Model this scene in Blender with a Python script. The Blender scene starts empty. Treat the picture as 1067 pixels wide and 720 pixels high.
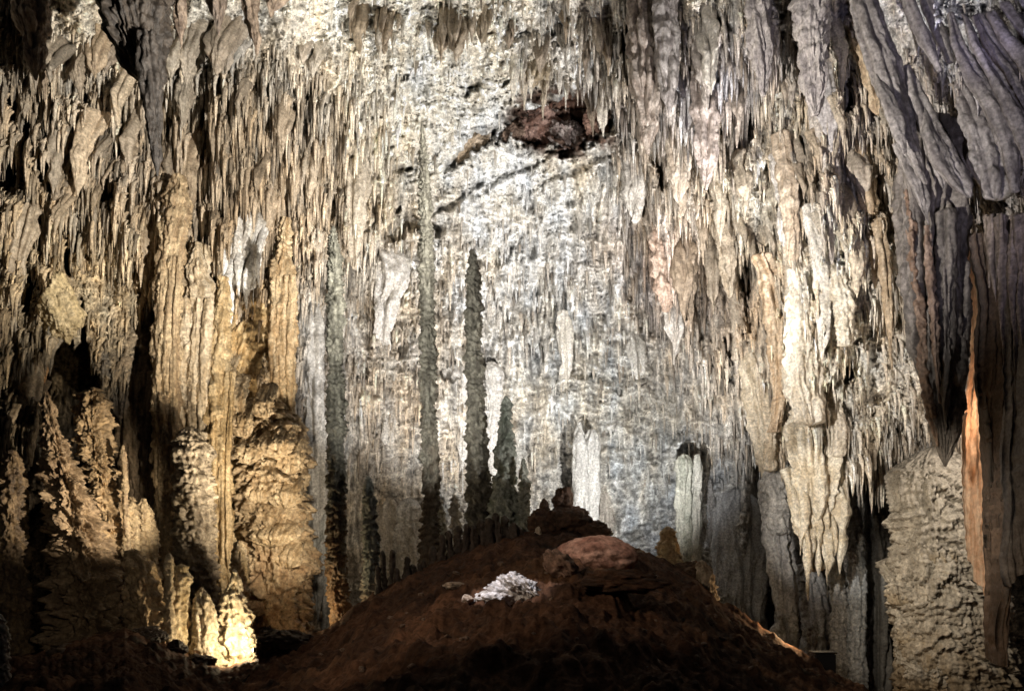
import bpy, math, random
import numpy as np

random.seed(7)
DENOISE = True
RNG = np.random.RandomState(11)
FPX, HU, HV, CZ = 760.0, 533.5, 600.0, 1.7     # focal length in px of a 1067 px wide picture, principal column, horizon row, eye height

SC = bpy.context.scene
COL = SC.collection

# ------------------------------------------------------------------ helpers
def at(u, v, d):
    """point seen in the photo at (u, v) and standing d metres into the hall"""
    return np.array([(u - HU) / FPX * d, d, CZ + (HV - v) / FPX * d])

_perm = np.random.RandomState(3).permutation(256)
_perm = np.concatenate([_perm, _perm, _perm]).astype(np.int32)
_g3 = np.array([[1,1,0],[-1,1,0],[1,-1,0],[-1,-1,0],[1,0,1],[-1,0,1],[1,0,-1],[-1,0,-1],
                [0,1,1],[0,-1,1],[0,1,-1],[0,-1,-1],[1,1,0],[-1,1,0],[0,-1,1],[0,-1,-1]], dtype=np.float32)

def pn(x, y, z=0.0):
    """gradient noise, about -1..1"""
    x, y, z = np.broadcast_arrays(np.asarray(x, np.float32), np.asarray(y, np.float32), np.asarray(z, np.float32))
    xi = np.floor(x).astype(np.int32); yi = np.floor(y).astype(np.int32); zi = np.floor(z).astype(np.int32)
    xf = x - xi; yf = y - yi; zf = z - zi
    xi &= 255; yi &= 255; zi &= 255
    u = xf*xf*xf*(xf*(xf*6-15)+10); v = yf*yf*yf*(yf*(yf*6-15)+10); w = zf*zf*zf*(zf*(zf*6-15)+10)
    def gr(dx, dy, dz):
        h = _perm[_perm[_perm[xi+dx]+yi+dy]+zi+dz] & 15
        g = _g3[h]
        return g[..., 0]*(xf-dx) + g[..., 1]*(yf-dy) + g[..., 2]*(zf-dz)
    def lerp(a, b, t): return a + (b-a)*t
    return 1.4*lerp(lerp(lerp(gr(0,0,0), gr(1,0,0), u), lerp(gr(0,1,0), gr(1,1,0), u), v),
                    lerp(lerp(gr(0,0,1), gr(1,0,1), u), lerp(gr(0,1,1), gr(1,1,1), u), v), w)

def fbm(x, y, z=0.0, o=4, gain=.5):
    t = 0; a = 1.0
    for k in range(o):
        t = t + a*pn(x*2**k + 17.3*k, y*2**k + 9.1*k, np.asarray(z)*2**k + 5.7*k); a *= gain
    return t

def sst(a, b, x):
    t = np.clip((x-a)/(b-a), 0, 1); return t*t*(3-2*t)

def make_mesh(name, verts, faces, col=None, smooth=True):
    """verts (N,3); faces (M,4) or (M,3) int; col (N,3) albedo"""
    me = bpy.data.meshes.new(name)
    verts = np.ascontiguousarray(verts, dtype=np.float32)
    faces = np.ascontiguousarray(faces, dtype=np.int32)
    k = faces.shape[1]
    me.vertices.add(len(verts)); me.vertices.foreach_set('co', verts.ravel())
    me.loops.add(faces.size); me.loops.foreach_set('vertex_index', faces.ravel())
    me.polygons.add(len(faces))
    me.polygons.foreach_set('loop_start', np.arange(0, faces.size, k, dtype=np.int32))
    me.polygons.foreach_set('loop_total', np.full(len(faces), k, dtype=np.int32))
    me.polygons.foreach_set('use_smooth', np.full(len(faces), smooth, dtype=bool))
    if col is not None:
        a = me.attributes.new('Col', 'FLOAT_COLOR', 'POINT')
        c = np.ones((len(verts), 4), np.float32); c[:, :3] = np.clip(col, 0.004, .9)
        a.data.foreach_set('color', c.ravel())
    me.update(calc_edges=True)
    me.validate()
    return me

def grid_faces(nr, nc, wrap=False):
    i = np.arange(nr-1)[:, None]; j = np.arange(nc if wrap else nc-1)[None, :]
    j2 = (j+1) % nc
    return np.stack([i*nc+j, (i+1)*nc+j, (i+1)*nc+j2, i*nc+j2], -1).reshape(-1, 4)

def link(name, me, mat, base=(0, 0, 0), parent=None):
    o = bpy.data.objects.new(name, me); COL.objects.link(o)
    if mat: me.materials.append(mat)
    if parent is not None:
        o.parent = parent
    else:
        o.location = base
    return o

def tag(o, label=None, cat=None, group=None, kind=None):
    if label: o['label'] = label
    if cat: o['category'] = cat
    if group: o['group'] = group
    if kind: o['kind'] = kind
    return o

def empty(name, base, label, cat, group=None):
    o = bpy.data.objects.new(name, None); COL.objects.link(o); o.location = base
    o.empty_display_size = .3
    return tag(o, label, cat, group)

# ------------------------------------------------------------------ materials
def material(name, rough=.75, spec=.3, detail=9.0, amt=.35, bump=.35, bdist=.05, base=None, transl=0.0):
    m = bpy.data.materials.new(name); m.use_nodes = True
    nt = m.node_tree; N = nt.nodes; L = nt.links
    b = N['Principled BSDF']; b.inputs['Roughness'].default_value = rough
    b.inputs['Specular IOR Level'].default_value = spec
    tc = N.new('ShaderNodeNewGeometry')
    no = N.new('ShaderNodeTexNoise'); no.inputs['Scale'].default_value = detail
    no.inputs['Detail'].default_value = 6; no.inputs['Roughness'].default_value = .65
    L.new(tc.outputs['Position'], no.inputs['Vector'])
    if base is None:
        src = N.new('ShaderNodeAttribute'); src.attribute_name = 'Col'; src = src.outputs['Color']
    else:
        rgb = N.new('ShaderNodeRGB'); rgb.outputs[0].default_value = (*base, 1); src = rgb.outputs[0]
    mr = N.new('ShaderNodeMapRange'); mr.inputs['From Min'].default_value = .3; mr.inputs['From Max'].default_value = .7
    mr.inputs['To Min'].default_value = 1-amt; mr.inputs['To Max'].default_value = 1+amt
    L.new(no.outputs['Fac'], mr.inputs['Value'])
    mx = N.new('ShaderNodeVectorMath'); mx.operation = 'SCALE'
    L.new(src, mx.inputs[0]); L.new(mr.outputs['Result'], mx.inputs['Scale'])
    L.new(mx.outputs['Vector'], b.inputs['Base Color'])
    if bump:
        n2 = N.new('ShaderNodeTexNoise'); n2.inputs['Scale'].default_value = detail*1.3
        n2.inputs['Detail'].default_value = 8; n2.inputs['Roughness'].default_value = .7
        L.new(tc.outputs['Position'], n2.inputs['Vector'])
        bp = N.new('ShaderNodeBump'); bp.inputs['Strength'].default_value = bump; bp.inputs['Distance'].default_value = bdist
        L.new(n2.outputs['Fac'], bp.inputs['Height']); L.new(bp.outputs['Normal'], b.inputs['Normal'])
    if transl:
        tr = N.new('ShaderNodeBsdfTranslucent'); L.new(mx.outputs['Vector'], tr.inputs['Color'])
        ms = N.new('ShaderNodeMixShader'); ms.inputs[0].default_value = transl
        L.new(b.outputs[0], ms.inputs[1]); L.new(tr.outputs[0], ms.inputs[2])
        L.new(ms.outputs[0], N['Material Output'].inputs['Surface'])
    return m

M_ROCK = material('limestone', .62, .35, 8.0, .62, .8, .10)
M_DRIP = material('dripstone', .50, .42, 9.0, .55, .8, .06)
M_SOIL = material('clay_soil', .9, .15, 7.0, .65, 1.0, .12)
M_CURT = material('translucent_calcite', .5, .4, 6.0, .25, .3, .03, transl=.55)
M_METAL = material('painted_metal', .45, .4, 20, .1, 0, base=(.03, .03, .032))

def glow_material(name, rgb, e):
    m = bpy.data.materials.new(name); m.use_nodes = True
    b = m.node_tree.nodes['Principled BSDF']
    b.inputs['Base Color'].default_value = (.8, .8, .75, 1)
    b.inputs['Emission Color'].default_value = (*rgb, 1); b.inputs['Emission Strength'].default_value = e
    return m
M_LENS = glow_material('lamp_lens', (1, .8, .5), 25)

# ------------------------------------------------------------------ interpolated fields over the hall's bowl
def rbf(points, U, V, lin=True):
    """smooth interpolation of scattered controls (u, v, value...) on a coarse grid, then bilinear"""
    P = np.array([p[:2] for p in points], float)/100.0
    val = np.array([np.atleast_1d(p[2:]) if not isinstance(p[2], tuple) else p[2] for p in points], float)
    n = len(P)
    A = np.linalg.norm(P[:, None]-P[None], axis=2)
    A = A + np.eye(n)*-.02
    B = np.hstack([np.ones((n, 1)), P])
    S = np.block([[A, B], [B.T, np.zeros((3, 3))]])
    w = np.linalg.solve(S, np.vstack([val, np.zeros((3, val.shape[1]))]))
    u = U[0]; v = V[:, 0]
    cu = np.linspace(u[0], u[-1], 200); cv = np.linspace(v[0], v[-1], 140)
    G = np.stack(np.meshgrid(cu, cv), -1)/100.0
    D = np.linalg.norm(G[:, :, None, :]-P, axis=3)
    R = D@w[:n] + w[n] + G[..., :1]*w[n+1] + G[..., 1:]*w[n+2]
    return R, cu, cv

def sample(field, U, V):
    R, cu, cv = field
    x = np.clip((U-cu[0])/(cu[-1]-cu[0])*(len(cu)-1), 0, len(cu)-1.001)
    y = np.clip((V-cv[0])/(cv[-1]-cv[0])*(len(cv)-1), 0, len(cv)-1.001)
    xi = x.astype(int); yi = y.astype(int); xf = (x-xi)[..., None]; yf = (y-yi)[..., None]
    r = (R[yi, xi]*(1-xf)+R[yi, xi+1]*xf)*(1-yf) + (R[yi+1, xi]*(1-xf)+R[yi+1, xi+1]*xf)*yf
    return r[..., 0] if r.shape[-1] == 1 else r

DEPTH = []
def row(v, s):
    for t in s.split():
        u, d = t.split(':'); DEPTH.append((float(u), float(v), float(d)))
row(-250, '-260:20 0:23 250:24 550:25 800:24 1067:20 1330:17')
row(-110, '-260:21 0:25 150:27 350:30 550:32 700:29 850:26 1000:22 1330:17')
row(0,    '-260:21 0:27 150:29.5 300:33 450:36 600:36 700:33 850:29 950:25 1067:21 1330:17')
row(100,  '-260:22 0:29 150:32 300:36 450:41 570:42 650:38 720:34.5 850:30.5 950:27 1067:23 1330:17')
row(200,  '-260:22 0:30 150:33 300:37 400:42 500:46 600:46 680:42.5 750:37.5 850:31.5 930:29.5 1000:26 1067:24 1330:17')
row(300,  '-260:22 0:29.5 150:32.5 300:37 380:43 500:47 600:47 700:45.5 755:43 780:41 800:35 850:31.5 930:31 1000:29 1067:26 1330:17')
row(400,  '-260:22 0:28.5 150:31.5 290:36.5 380:43 500:47 600:47 700:46.5 755:45 775:43.5 797:35.5 850:32 930:32 1000:31 1067:28 1330:17')
row(490,  '-260:22 0:29 150:32 300:37 380:43 500:46.5 600:46.5 700:46 760:45 785:43.5 805:35.5 850:32.5 930:32 1000:32 1067:29 1330:17')
row(600,  '-260:22 0:31 150:33 300:37 380:43 500:46 650:46 750:44.5 850:37 930:36 1000:34 1067:30 1330:17')
row(760,  '-260:22 0:31 150:33 300:37 380:43 500:46 650:46 750:44.5 850:37 930:36 1000:34 1067:30 1330:17')

# rock colours by region; the left hollow's shade is put into its near-black tint
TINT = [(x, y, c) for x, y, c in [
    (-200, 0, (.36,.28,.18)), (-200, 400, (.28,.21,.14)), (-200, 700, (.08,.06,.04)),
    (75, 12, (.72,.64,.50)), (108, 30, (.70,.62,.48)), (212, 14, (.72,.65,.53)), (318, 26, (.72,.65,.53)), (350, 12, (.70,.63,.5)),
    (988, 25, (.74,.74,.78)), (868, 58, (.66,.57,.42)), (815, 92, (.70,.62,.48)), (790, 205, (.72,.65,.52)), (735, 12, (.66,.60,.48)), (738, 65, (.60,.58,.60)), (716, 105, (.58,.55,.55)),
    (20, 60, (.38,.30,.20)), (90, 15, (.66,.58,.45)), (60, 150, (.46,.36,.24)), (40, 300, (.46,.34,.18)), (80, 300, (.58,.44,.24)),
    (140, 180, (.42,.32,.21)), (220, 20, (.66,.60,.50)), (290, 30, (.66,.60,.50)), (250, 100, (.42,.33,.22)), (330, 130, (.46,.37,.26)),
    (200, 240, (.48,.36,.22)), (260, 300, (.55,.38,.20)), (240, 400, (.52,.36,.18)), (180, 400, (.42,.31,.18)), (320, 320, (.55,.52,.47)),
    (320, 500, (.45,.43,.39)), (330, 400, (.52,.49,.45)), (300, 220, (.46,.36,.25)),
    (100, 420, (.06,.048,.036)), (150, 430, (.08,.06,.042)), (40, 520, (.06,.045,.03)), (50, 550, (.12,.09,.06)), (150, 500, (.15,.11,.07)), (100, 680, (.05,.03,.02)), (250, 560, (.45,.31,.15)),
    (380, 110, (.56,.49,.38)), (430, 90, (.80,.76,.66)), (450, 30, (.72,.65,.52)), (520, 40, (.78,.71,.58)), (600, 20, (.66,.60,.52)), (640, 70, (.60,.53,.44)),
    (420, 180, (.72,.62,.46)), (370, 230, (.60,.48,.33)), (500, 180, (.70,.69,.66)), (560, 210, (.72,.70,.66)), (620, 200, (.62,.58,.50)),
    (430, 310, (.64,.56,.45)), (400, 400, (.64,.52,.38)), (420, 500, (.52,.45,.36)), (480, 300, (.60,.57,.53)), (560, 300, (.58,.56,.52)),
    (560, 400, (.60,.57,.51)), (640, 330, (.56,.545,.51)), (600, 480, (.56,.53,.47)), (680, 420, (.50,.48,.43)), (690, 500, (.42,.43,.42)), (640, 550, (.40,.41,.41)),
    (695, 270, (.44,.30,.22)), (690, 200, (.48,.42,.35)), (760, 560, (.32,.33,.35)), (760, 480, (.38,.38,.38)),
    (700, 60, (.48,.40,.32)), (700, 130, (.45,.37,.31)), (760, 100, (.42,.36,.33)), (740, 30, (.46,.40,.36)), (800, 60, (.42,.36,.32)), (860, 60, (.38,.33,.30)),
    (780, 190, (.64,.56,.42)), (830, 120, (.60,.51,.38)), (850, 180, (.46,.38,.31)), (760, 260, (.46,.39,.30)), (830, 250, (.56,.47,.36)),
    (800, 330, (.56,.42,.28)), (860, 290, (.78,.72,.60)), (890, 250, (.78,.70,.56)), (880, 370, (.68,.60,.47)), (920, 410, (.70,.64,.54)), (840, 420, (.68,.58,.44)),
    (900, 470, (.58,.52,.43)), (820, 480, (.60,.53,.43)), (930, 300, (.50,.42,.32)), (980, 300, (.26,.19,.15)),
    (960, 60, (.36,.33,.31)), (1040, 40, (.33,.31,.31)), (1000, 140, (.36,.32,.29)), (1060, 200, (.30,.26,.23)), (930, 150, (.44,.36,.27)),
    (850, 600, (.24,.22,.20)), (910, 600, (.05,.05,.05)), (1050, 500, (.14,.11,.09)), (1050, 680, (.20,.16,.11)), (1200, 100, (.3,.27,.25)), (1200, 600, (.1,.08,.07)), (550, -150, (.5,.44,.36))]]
# how much the wall is covered by fringes of small drips
DRIP = [(u, v, a) for u, v, a in [
    (75, 12, .08), (108, 30, .15), (212, 14, .08), (318, 26, .1), (350, 12, .12), (988, 25, .1), (868, 58, .3), (815, 92, .35), (790, 205, .2), (735, 12, .3), (470, 110, .08), (540, 90, .12), (420, 70, .2), (600, 160, .1), (440, 200, .2),
    (-200, 0, .9), (-200, 700, .4), (40, 60, 1.0), (90, 12, .1), (60, 150, .9), (70, 300, .25), (20, 300, 1.1), (140, 180, 1.1), (250, 20, .1), (250, 100, 1.2), (330, 130, 1.1),
    (200, 240, 1.0), (260, 320, .8), (240, 420, .6), (320, 350, .6), (320, 520, .5), (100, 430, .5), (60, 600, .4),
    (380, 110, .7), (430, 90, .22), (450, 40, .3), (550, 60, .35), (420, 170, .35), (370, 230, .8), (500, 180, .25), (560, 220, .3), (640, 200, .45), (650, 100, .9),
    (430, 310, .5), (400, 420, .5), (420, 520, .45), (500, 300, .42), (560, 320, .5), (560, 420, .25), (640, 330, .45), (600, 500, .25), (690, 420, .35), (690, 510, .15), (640, 570, .12),
    (700, 270, .7), (700, 80, 1.1), (760, 120, 1.2), (800, 60, 1.1), (860, 100, 1.1), (780, 190, .5), (850, 200, 1.0), (760, 270, .7), (830, 270, .8), (800, 350, .7), (880, 270, .4),
    (880, 370, .4), (920, 400, .25), (840, 430, .6), (900, 475, 1.0), (820, 480, 1.0), (940, 300, .9), (980, 200, .8), (960, 60, .4), (1040, 60, .5), (1050, 400, .5), (850, 600, .3), (910, 600, .2), (760, 560, .2), (1000, 650, .3), (550, -150, .7), (1250, 300, .5)]]

EDGE_L = np.array([(-260, 470), (0, 482), (28, 474), (42, 405), (55, 362), (88, 347), (97, 398), (112, 420), (126, 426), (140, 352), (160, 300), (185, 262), (215, 300), (240, 330)], float)
EDGE_R = np.array([(760, 380), (790, 440), (800, 468), (830, 492), (870, 503), (905, 506), (935, 496), (960, 486), (1000, 480), (1330, 480)], float)

ARCH = np.array([(350, 420), (366, 250), (384, 130), (420, 84), (480, 66), (530, 74), (560, 88), (620, 96), (648, 118), (672, 175), (690, 260), (702, 420)], float)
HOLES = [  # u, v, rx, ry, rotation, depth
    (578, 124, 52, 33, -4, 2.8), (612, 112, 34, 22, 10, 2.4), (648, 132, 24, 14, 30, 2.0), (520, 140, 26, 10, -38, 1.8), (487, 157, 38, 9, -38, 1.5), (540, 180, 60, 5, -30, .9), (600, 178, 48, 5, -25, .8), (480, 205, 40, 4, -32, .9),
    (185, 275, 11, 20, 10, 3), (8, 178, 20, 26, 0, 4), (885, 388, 6, 10, 15, 2), (783, 338, 10, 24, 5, 2), (432, 241, 34, 9, -4, 2.2), (470, 383, 20, 8, -22, 3), (508, 379, 10, 6, 20, 2),
    (222, 385, 8, 22, 0, 1.8), (270, 405, 12, 8, -10, 1.6), (800, 262, 10, 6, 0, 1.5), (745, 185, 10, 12, 0, 1.6), (660, 560, 45, 5, -28, 1.2), (610, 392, 16, 5, 0, 1.2),
    (110, 200, 9, 12, 0, 1.5), (228, 210, 8, 14, 0, 1.5), (275, 190, 8, 10, 0, 1.4), (880, 270, 10, 5, -10, 1.2), (908, 345, 30, 4, -40, .8), (690, 470, 50, 4, -38, .6), (760, 395, 28, 5, 30, .8), (1005, 215, 30, 30, 0, 2.0),
    (100, 130, 8, 10, 0, 1.4), (180, 150, 10, 8, 0, 1.2), (320, 95, 8, 12, 0, 1.2), (430, 525, 40, 4, -6, .9)]

_g = np.random.RandomState(41)
for _ in range(46):
    _u, _v = _g.uniform(0, 345), _g.uniform(60, 330)
    if _v < 110+_u*.0: _v += 30
    HOLES.append((_u, _v, _g.uniform(3, 8), _g.uniform(6, 20), _g.uniform(-12, 12), _g.uniform(1.2, 3.2)))
for _ in range(40):
    HOLES.append((_g.uniform(650, 960), _g.uniform(20, 330), _g.uniform(3, 8), _g.uniform(8, 24), _g.uniform(-8, 14), _g.uniform(1.2, 3.0)))
for _ in range(16):
    HOLES.append((_g.uniform(370, 650), _g.uniform(200, 420), _g.uniform(2.5, 6), _g.uniform(5, 14), _g.uniform(-12, 12), _g.uniform(.6, 1.4)))
for _ in range(12):
    HOLES.append((_g.uniform(360, 640), _g.uniform(20, 190), _g.uniform(8, 22), _g.uniform(2, 4), _g.uniform(-40, 10), _g.uniform(.5, 1.2)))
_tab = np.random.RandomState(5).rand(8, 65536).astype(np.float32)
def h2(i, k, t):
    return _tab[t][(i*7919 + k*104729) & 65535]

def fringe(U, V, w, T, seed, skip=.25):
    """rows of tapering drips: for each narrow column a saw tooth that swells downwards to a point and drops back"""
    Uw = U + 1.1*w*pn(U/(w*3.5), V/(w*7), seed+.3) + .3*w*pn(U/w, V/(w*2.5), seed+.9) + seed*37.1
    cu = Uw/w; i = np.floor(cu).astype(np.int64); x = (cu-i).astype(np.float32)
    Ti = T*(.65+.8*h2(i, 0*i+seed, 0))
    ph = V/Ti + 1.1*h2(i, 0*i+seed, 1) + 1.3*pn(U/(T*1.5), V/(T*2.2), seed+.7)
    k = np.floor(ph).astype(np.int64); s = (ph-k).astype(np.float32)
    amp = h2(i, k+seed*13, 2); amp = np.where(amp < skip, 0, .35+.65*amp)
    hw = (1-.72*s**1.4)*(.7+.3*h2(i, k, 3))
    xx = (2*x-1)/hw
    prof = np.sqrt(np.clip(1-xx*xx, 0, 1))
    return (s**.75)*prof*amp, s, h2(i, k, 4)

# ------------------------------------------------------------------ the rock wall and ceiling
def edge_drop(U, V, E, jit, soft=2.0):
    e = np.interp(U, E[:, 0], E[:, 1]) + jit
    return sst(-soft, soft, V-e)

F_DEPTH = F_TINT = F_DRIP = None
def wall_depth(U, V, fine=True):
    base = sample(F_DEPTH, U, V)
    # big folds and tiers
    n1 = fbm(U/150, V/170, 1.5, 3)
    n2 = fbm(U/45, V/110, 4.2, 3)
    base = base - 1.1*n1 - .8*n2
    sc = base/40.0
    if fine:
        i = np.floor(U/7.0).astype(np.int64)
        jl = (h2(i, 0*i, 5)-.5)*34 + 14*pn(U/23, 0*U+3.3)
    else:
        jl = 0
    ml = 1-sst(150, 225, U)
    base = base + 6.0*edge_drop(U, V, EDGE_L, jl, 2.0)*ml
    ev = np.interp(U, ARCH[:, 0], ARCH[:, 1]) + jl*.55 + 10*pn(U/31, V/60, 5.7)
    base = base + 2.3*sst(-2.0, 2.0, V-ev)*(1-sst(300, 430, V))*sst(352, 380, U)*(1-sst(690, 712, U))
    mr = sst(775, 800, U)
    base = base + 8.0*edge_drop(U, V, EDGE_R, jl*.8, 2.5)*mr
    for (hu, hv, rx, ry, rot, d) in HOLES:
        c, s = math.cos(math.radians(rot)), math.sin(math.radians(rot))
        m = (np.abs(U-hu) < rx*2+ry*2) & (np.abs(V-hv) < ry*2+rx*2)
        if not m.any(): continue
        x = (U[m]-hu)*c + (V[m]-hv)*s; y = -(U[m]-hu)*s + (V[m]-hv)*c
        y = y + min(ry, 12)*(1.1*pn(x/24, y/60, hu+.5) + .5*pn(x/7, y/30, hu))
        rr = np.sqrt((x/rx)**2 + (y/ry)**2) + .30*pn(U[m]/14, V[m]/14, hu) + .18*pn(U[m]/5, V[m]/5, hu)
        base[m] = base[m] + d*(1-sst(.65, 1.05, rr))
    return base, sc

def box_blur(a, r):
    for ax in (0, 1):
        c = np.cumsum(np.pad(a, [(r+1, r) if q == ax else (0, 0) for q in (0, 1)], 'edge'), axis=ax)
        n = a.shape[ax]
        a = (np.take(c, np.arange(2*r+1, n+2*r+1), ax)-np.take(c, np.arange(0, n), ax))/(2*r+1)
    return a

def build_wall():
    global F_DEPTH, F_TINT, F_DRIP
    us = np.arange(-260, 1331, 1.12); vs = np.arange(-250, 761, 1.12)
    U, V = np.meshgrid(us, vs)
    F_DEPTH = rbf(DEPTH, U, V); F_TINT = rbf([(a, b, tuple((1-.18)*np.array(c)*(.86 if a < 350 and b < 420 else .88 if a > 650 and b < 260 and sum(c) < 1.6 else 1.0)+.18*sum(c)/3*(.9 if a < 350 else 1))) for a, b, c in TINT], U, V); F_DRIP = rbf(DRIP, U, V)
    base, sc = wall_depth(U, V)
    A = np.clip(sample(F_DRIP, U + 10*pn(U/30, V/30, 2.2), V + 10*pn(U/30, V/30, 7.7)), .05, 1.3)
    A = np.clip(A*(.55+.85*sst(-.30, .30, fbm(U/70, V/95, 33.3, 3))) + .10*sst(0, .4, fbm(U/28, V/60, 31.1, 3)), .05, 1.3)
    f1, s1, r1 = fringe(U, V, 3.7, 30, 1, .25)
    f2, s2, r2 = fringe(U, V, 8.0, 60, 2, .3)
    f3, s3, r3 = fringe(U, V, 21, 120, 3, .4)
    patch = sst(-.25, .35, fbm(U/60, V/60, 8.8, 3))
    f4, s4, r4 = fringe(U, V, 48, 150, 4, .3)
    f5, s5, r5 = fringe(U, V, 10.5, 40, 5, .35)
    f6, s6, r6 = fringe(U, V, 3.0, 17, 6, .3)
    lump = fbm(U/9, V/13, 4.9, 4, .6)
    d = A*(f1*.26*(.35+.65*patch) + f2*.50 + f5*.42 + f3*1.0*np.clip(A-.2, 0, 1) + f6*.13 + .20*lump) + 2.0*f4*np.clip(A-.3, 0, .8)
    # hanging tiers: ragged hems one above the other, each stepping back under the hem
    iw = np.floor((U + 3*pn(U/12, V/40, 3.9))/5.2).astype(np.int64)
    for q, (T, am, sd) in enumerate([(104, 1.9, 21.3), (58, .85, 27.9)]):
        ph = V/T + 1.5*fbm(U/95, V/210, sd, 2) + (.34 if q == 0 else .42)*(h2(iw, 0*iw+q, 6)-.5) + .12*pn(U/11, V/50, sd)
        kk = np.floor(ph); st_ = ph-kk
        am_ = sst(-.35, .35, pn(U/70 + kk*3.7, kk*5.1, sd))
        d = d + am*np.clip(A-.3, 0, .85)*am_*(st_**1.4)
    # flutes: ribs running down the wall
    fl = np.minimum(1, 2.2*np.abs(pn(U/7.5 + 2*pn(U/30, V/60, 1.1), V/95, 6.1)))
    fl2 = np.minimum(1, 2.2*np.abs(pn(U/17 + 1.5*pn(U/40, V/80, 2.1), V/150, 7.1)))
    d = d + (.13*fl + .30*fl2)*np.clip(A, .2, .9)
    # bare rough rock where drips are few
    bare = np.clip(1.0-A, 0, 1)
    rk = fbm(U/26+.5*pn(U/40, V/40, 3.7), V/20, 3.1, 6, .62)
    rid = 1-np.abs(fbm(U/34+3, V/22, 9.3, 4))
    rid2 = 1-np.abs(fbm(U/12+3, V/8+.4*U/12, 2.3, 4))
    d = d + bare*(.42*rk + .30*rid**2 + .16*rid2**2)
    d = d + .07*fbm(U/3.2, V/4.5, 2.7, 2)
    ck = np.abs(fbm(U/30+.4*pn(U/9, V/9, 1.7), V/17+U/60, 14.4, 4)); ck2 = np.abs(fbm(U/13, V/9-U/40, 15.9, 4))
    d = d - bare*(.42*(1-sst(0, .055, ck)) + .22*(1-sst(0, .06, ck2)))
    # torn slabs of the dark hollow
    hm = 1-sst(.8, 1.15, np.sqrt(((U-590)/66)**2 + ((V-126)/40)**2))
    d = d + hm*(1.0*np.abs(fbm(U/22, V/13, 5.5, 4)))
    D = base - d*sc
    # colour
    w1 = 14*fbm(U/25, V/45, 1.9, 3); w2 = 16*fbm(U/25, V/45, 6.4, 3)
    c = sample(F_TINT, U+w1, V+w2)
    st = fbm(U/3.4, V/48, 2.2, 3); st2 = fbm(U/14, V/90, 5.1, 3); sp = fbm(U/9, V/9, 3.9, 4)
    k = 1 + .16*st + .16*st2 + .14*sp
    cav = d - box_blur(d, 9); cav2 = d - box_blur(d, 3)  # recess staining plus painted shade: hollows darker, ridges lighter
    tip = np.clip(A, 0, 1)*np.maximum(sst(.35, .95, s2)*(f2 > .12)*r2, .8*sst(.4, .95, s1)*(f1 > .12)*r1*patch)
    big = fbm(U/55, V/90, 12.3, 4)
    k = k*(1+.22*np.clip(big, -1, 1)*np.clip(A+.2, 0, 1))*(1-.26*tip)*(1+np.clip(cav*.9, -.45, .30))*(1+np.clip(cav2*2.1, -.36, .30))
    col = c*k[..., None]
    warm = np.clip(.5*fbm(U/18, V/50, 9.9, 3)+.25*tip, -.6, .8)[..., None]
    col = col*(1+warm*np.array([.10, -.03, -.22]))
    wht = sst(.35, .8, fbm(U/11, V/30, 4.4, 4))*(1-tip)*.35
    col = col*(1-wht[..., None]) + wht[..., None]*np.array([.72, .68, .60])*np.clip(c.mean(-1, keepdims=True)*2.0, .1, 1.1)
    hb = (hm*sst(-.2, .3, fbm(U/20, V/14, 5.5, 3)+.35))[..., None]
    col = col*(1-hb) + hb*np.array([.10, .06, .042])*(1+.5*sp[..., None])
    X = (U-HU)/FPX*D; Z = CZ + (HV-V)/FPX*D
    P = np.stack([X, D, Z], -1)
    # split into ceiling and wall along the rim of the roof
    nr, nc = U.shape
    rim = np.interp(us, [-260, 0, 120, 350, 460, 600, 700, 800, 930, 1330], [-60, 35, 30, 45, 70, 60, 20, -10, -40, -60])
    faces = grid_faces(nr, nc)
    fv = V.ravel()[faces[:, 0]]; fr = np.broadcast_to(rim, U.shape).ravel()[faces[:, 0]]
    for nm, sel in (('cave_ceiling', fv < fr), ('cave_wall', fv >= fr)):
        f = faces[sel]; idx, inv = np.unique(f, return_inverse=True)
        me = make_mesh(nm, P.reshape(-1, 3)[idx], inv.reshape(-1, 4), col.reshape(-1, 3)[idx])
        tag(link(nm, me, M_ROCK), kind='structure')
    return D, us, vs, col

WD, WUS, WVS, WCOL = build_wall()
def wall_at(u, v):
    i = int(np.clip(round((u-WUS[0])/1.12), 0, len(WUS)-1)); j = int(np.clip(round((v-WVS[0])/1.12), 0, len(WVS)-1))
    return float(WD[j, i])
def wall_col(u, v):
    i = int(np.clip(round((u-WUS[0])/1.12), 3, len(WUS)-4)); j = int(np.clip(round((v-WVS[0])/1.12), 3, len(WVS)-4))
    return WCOL[j-3:j+4, i-3:i+4].reshape(-1, 3).mean(0)

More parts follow.
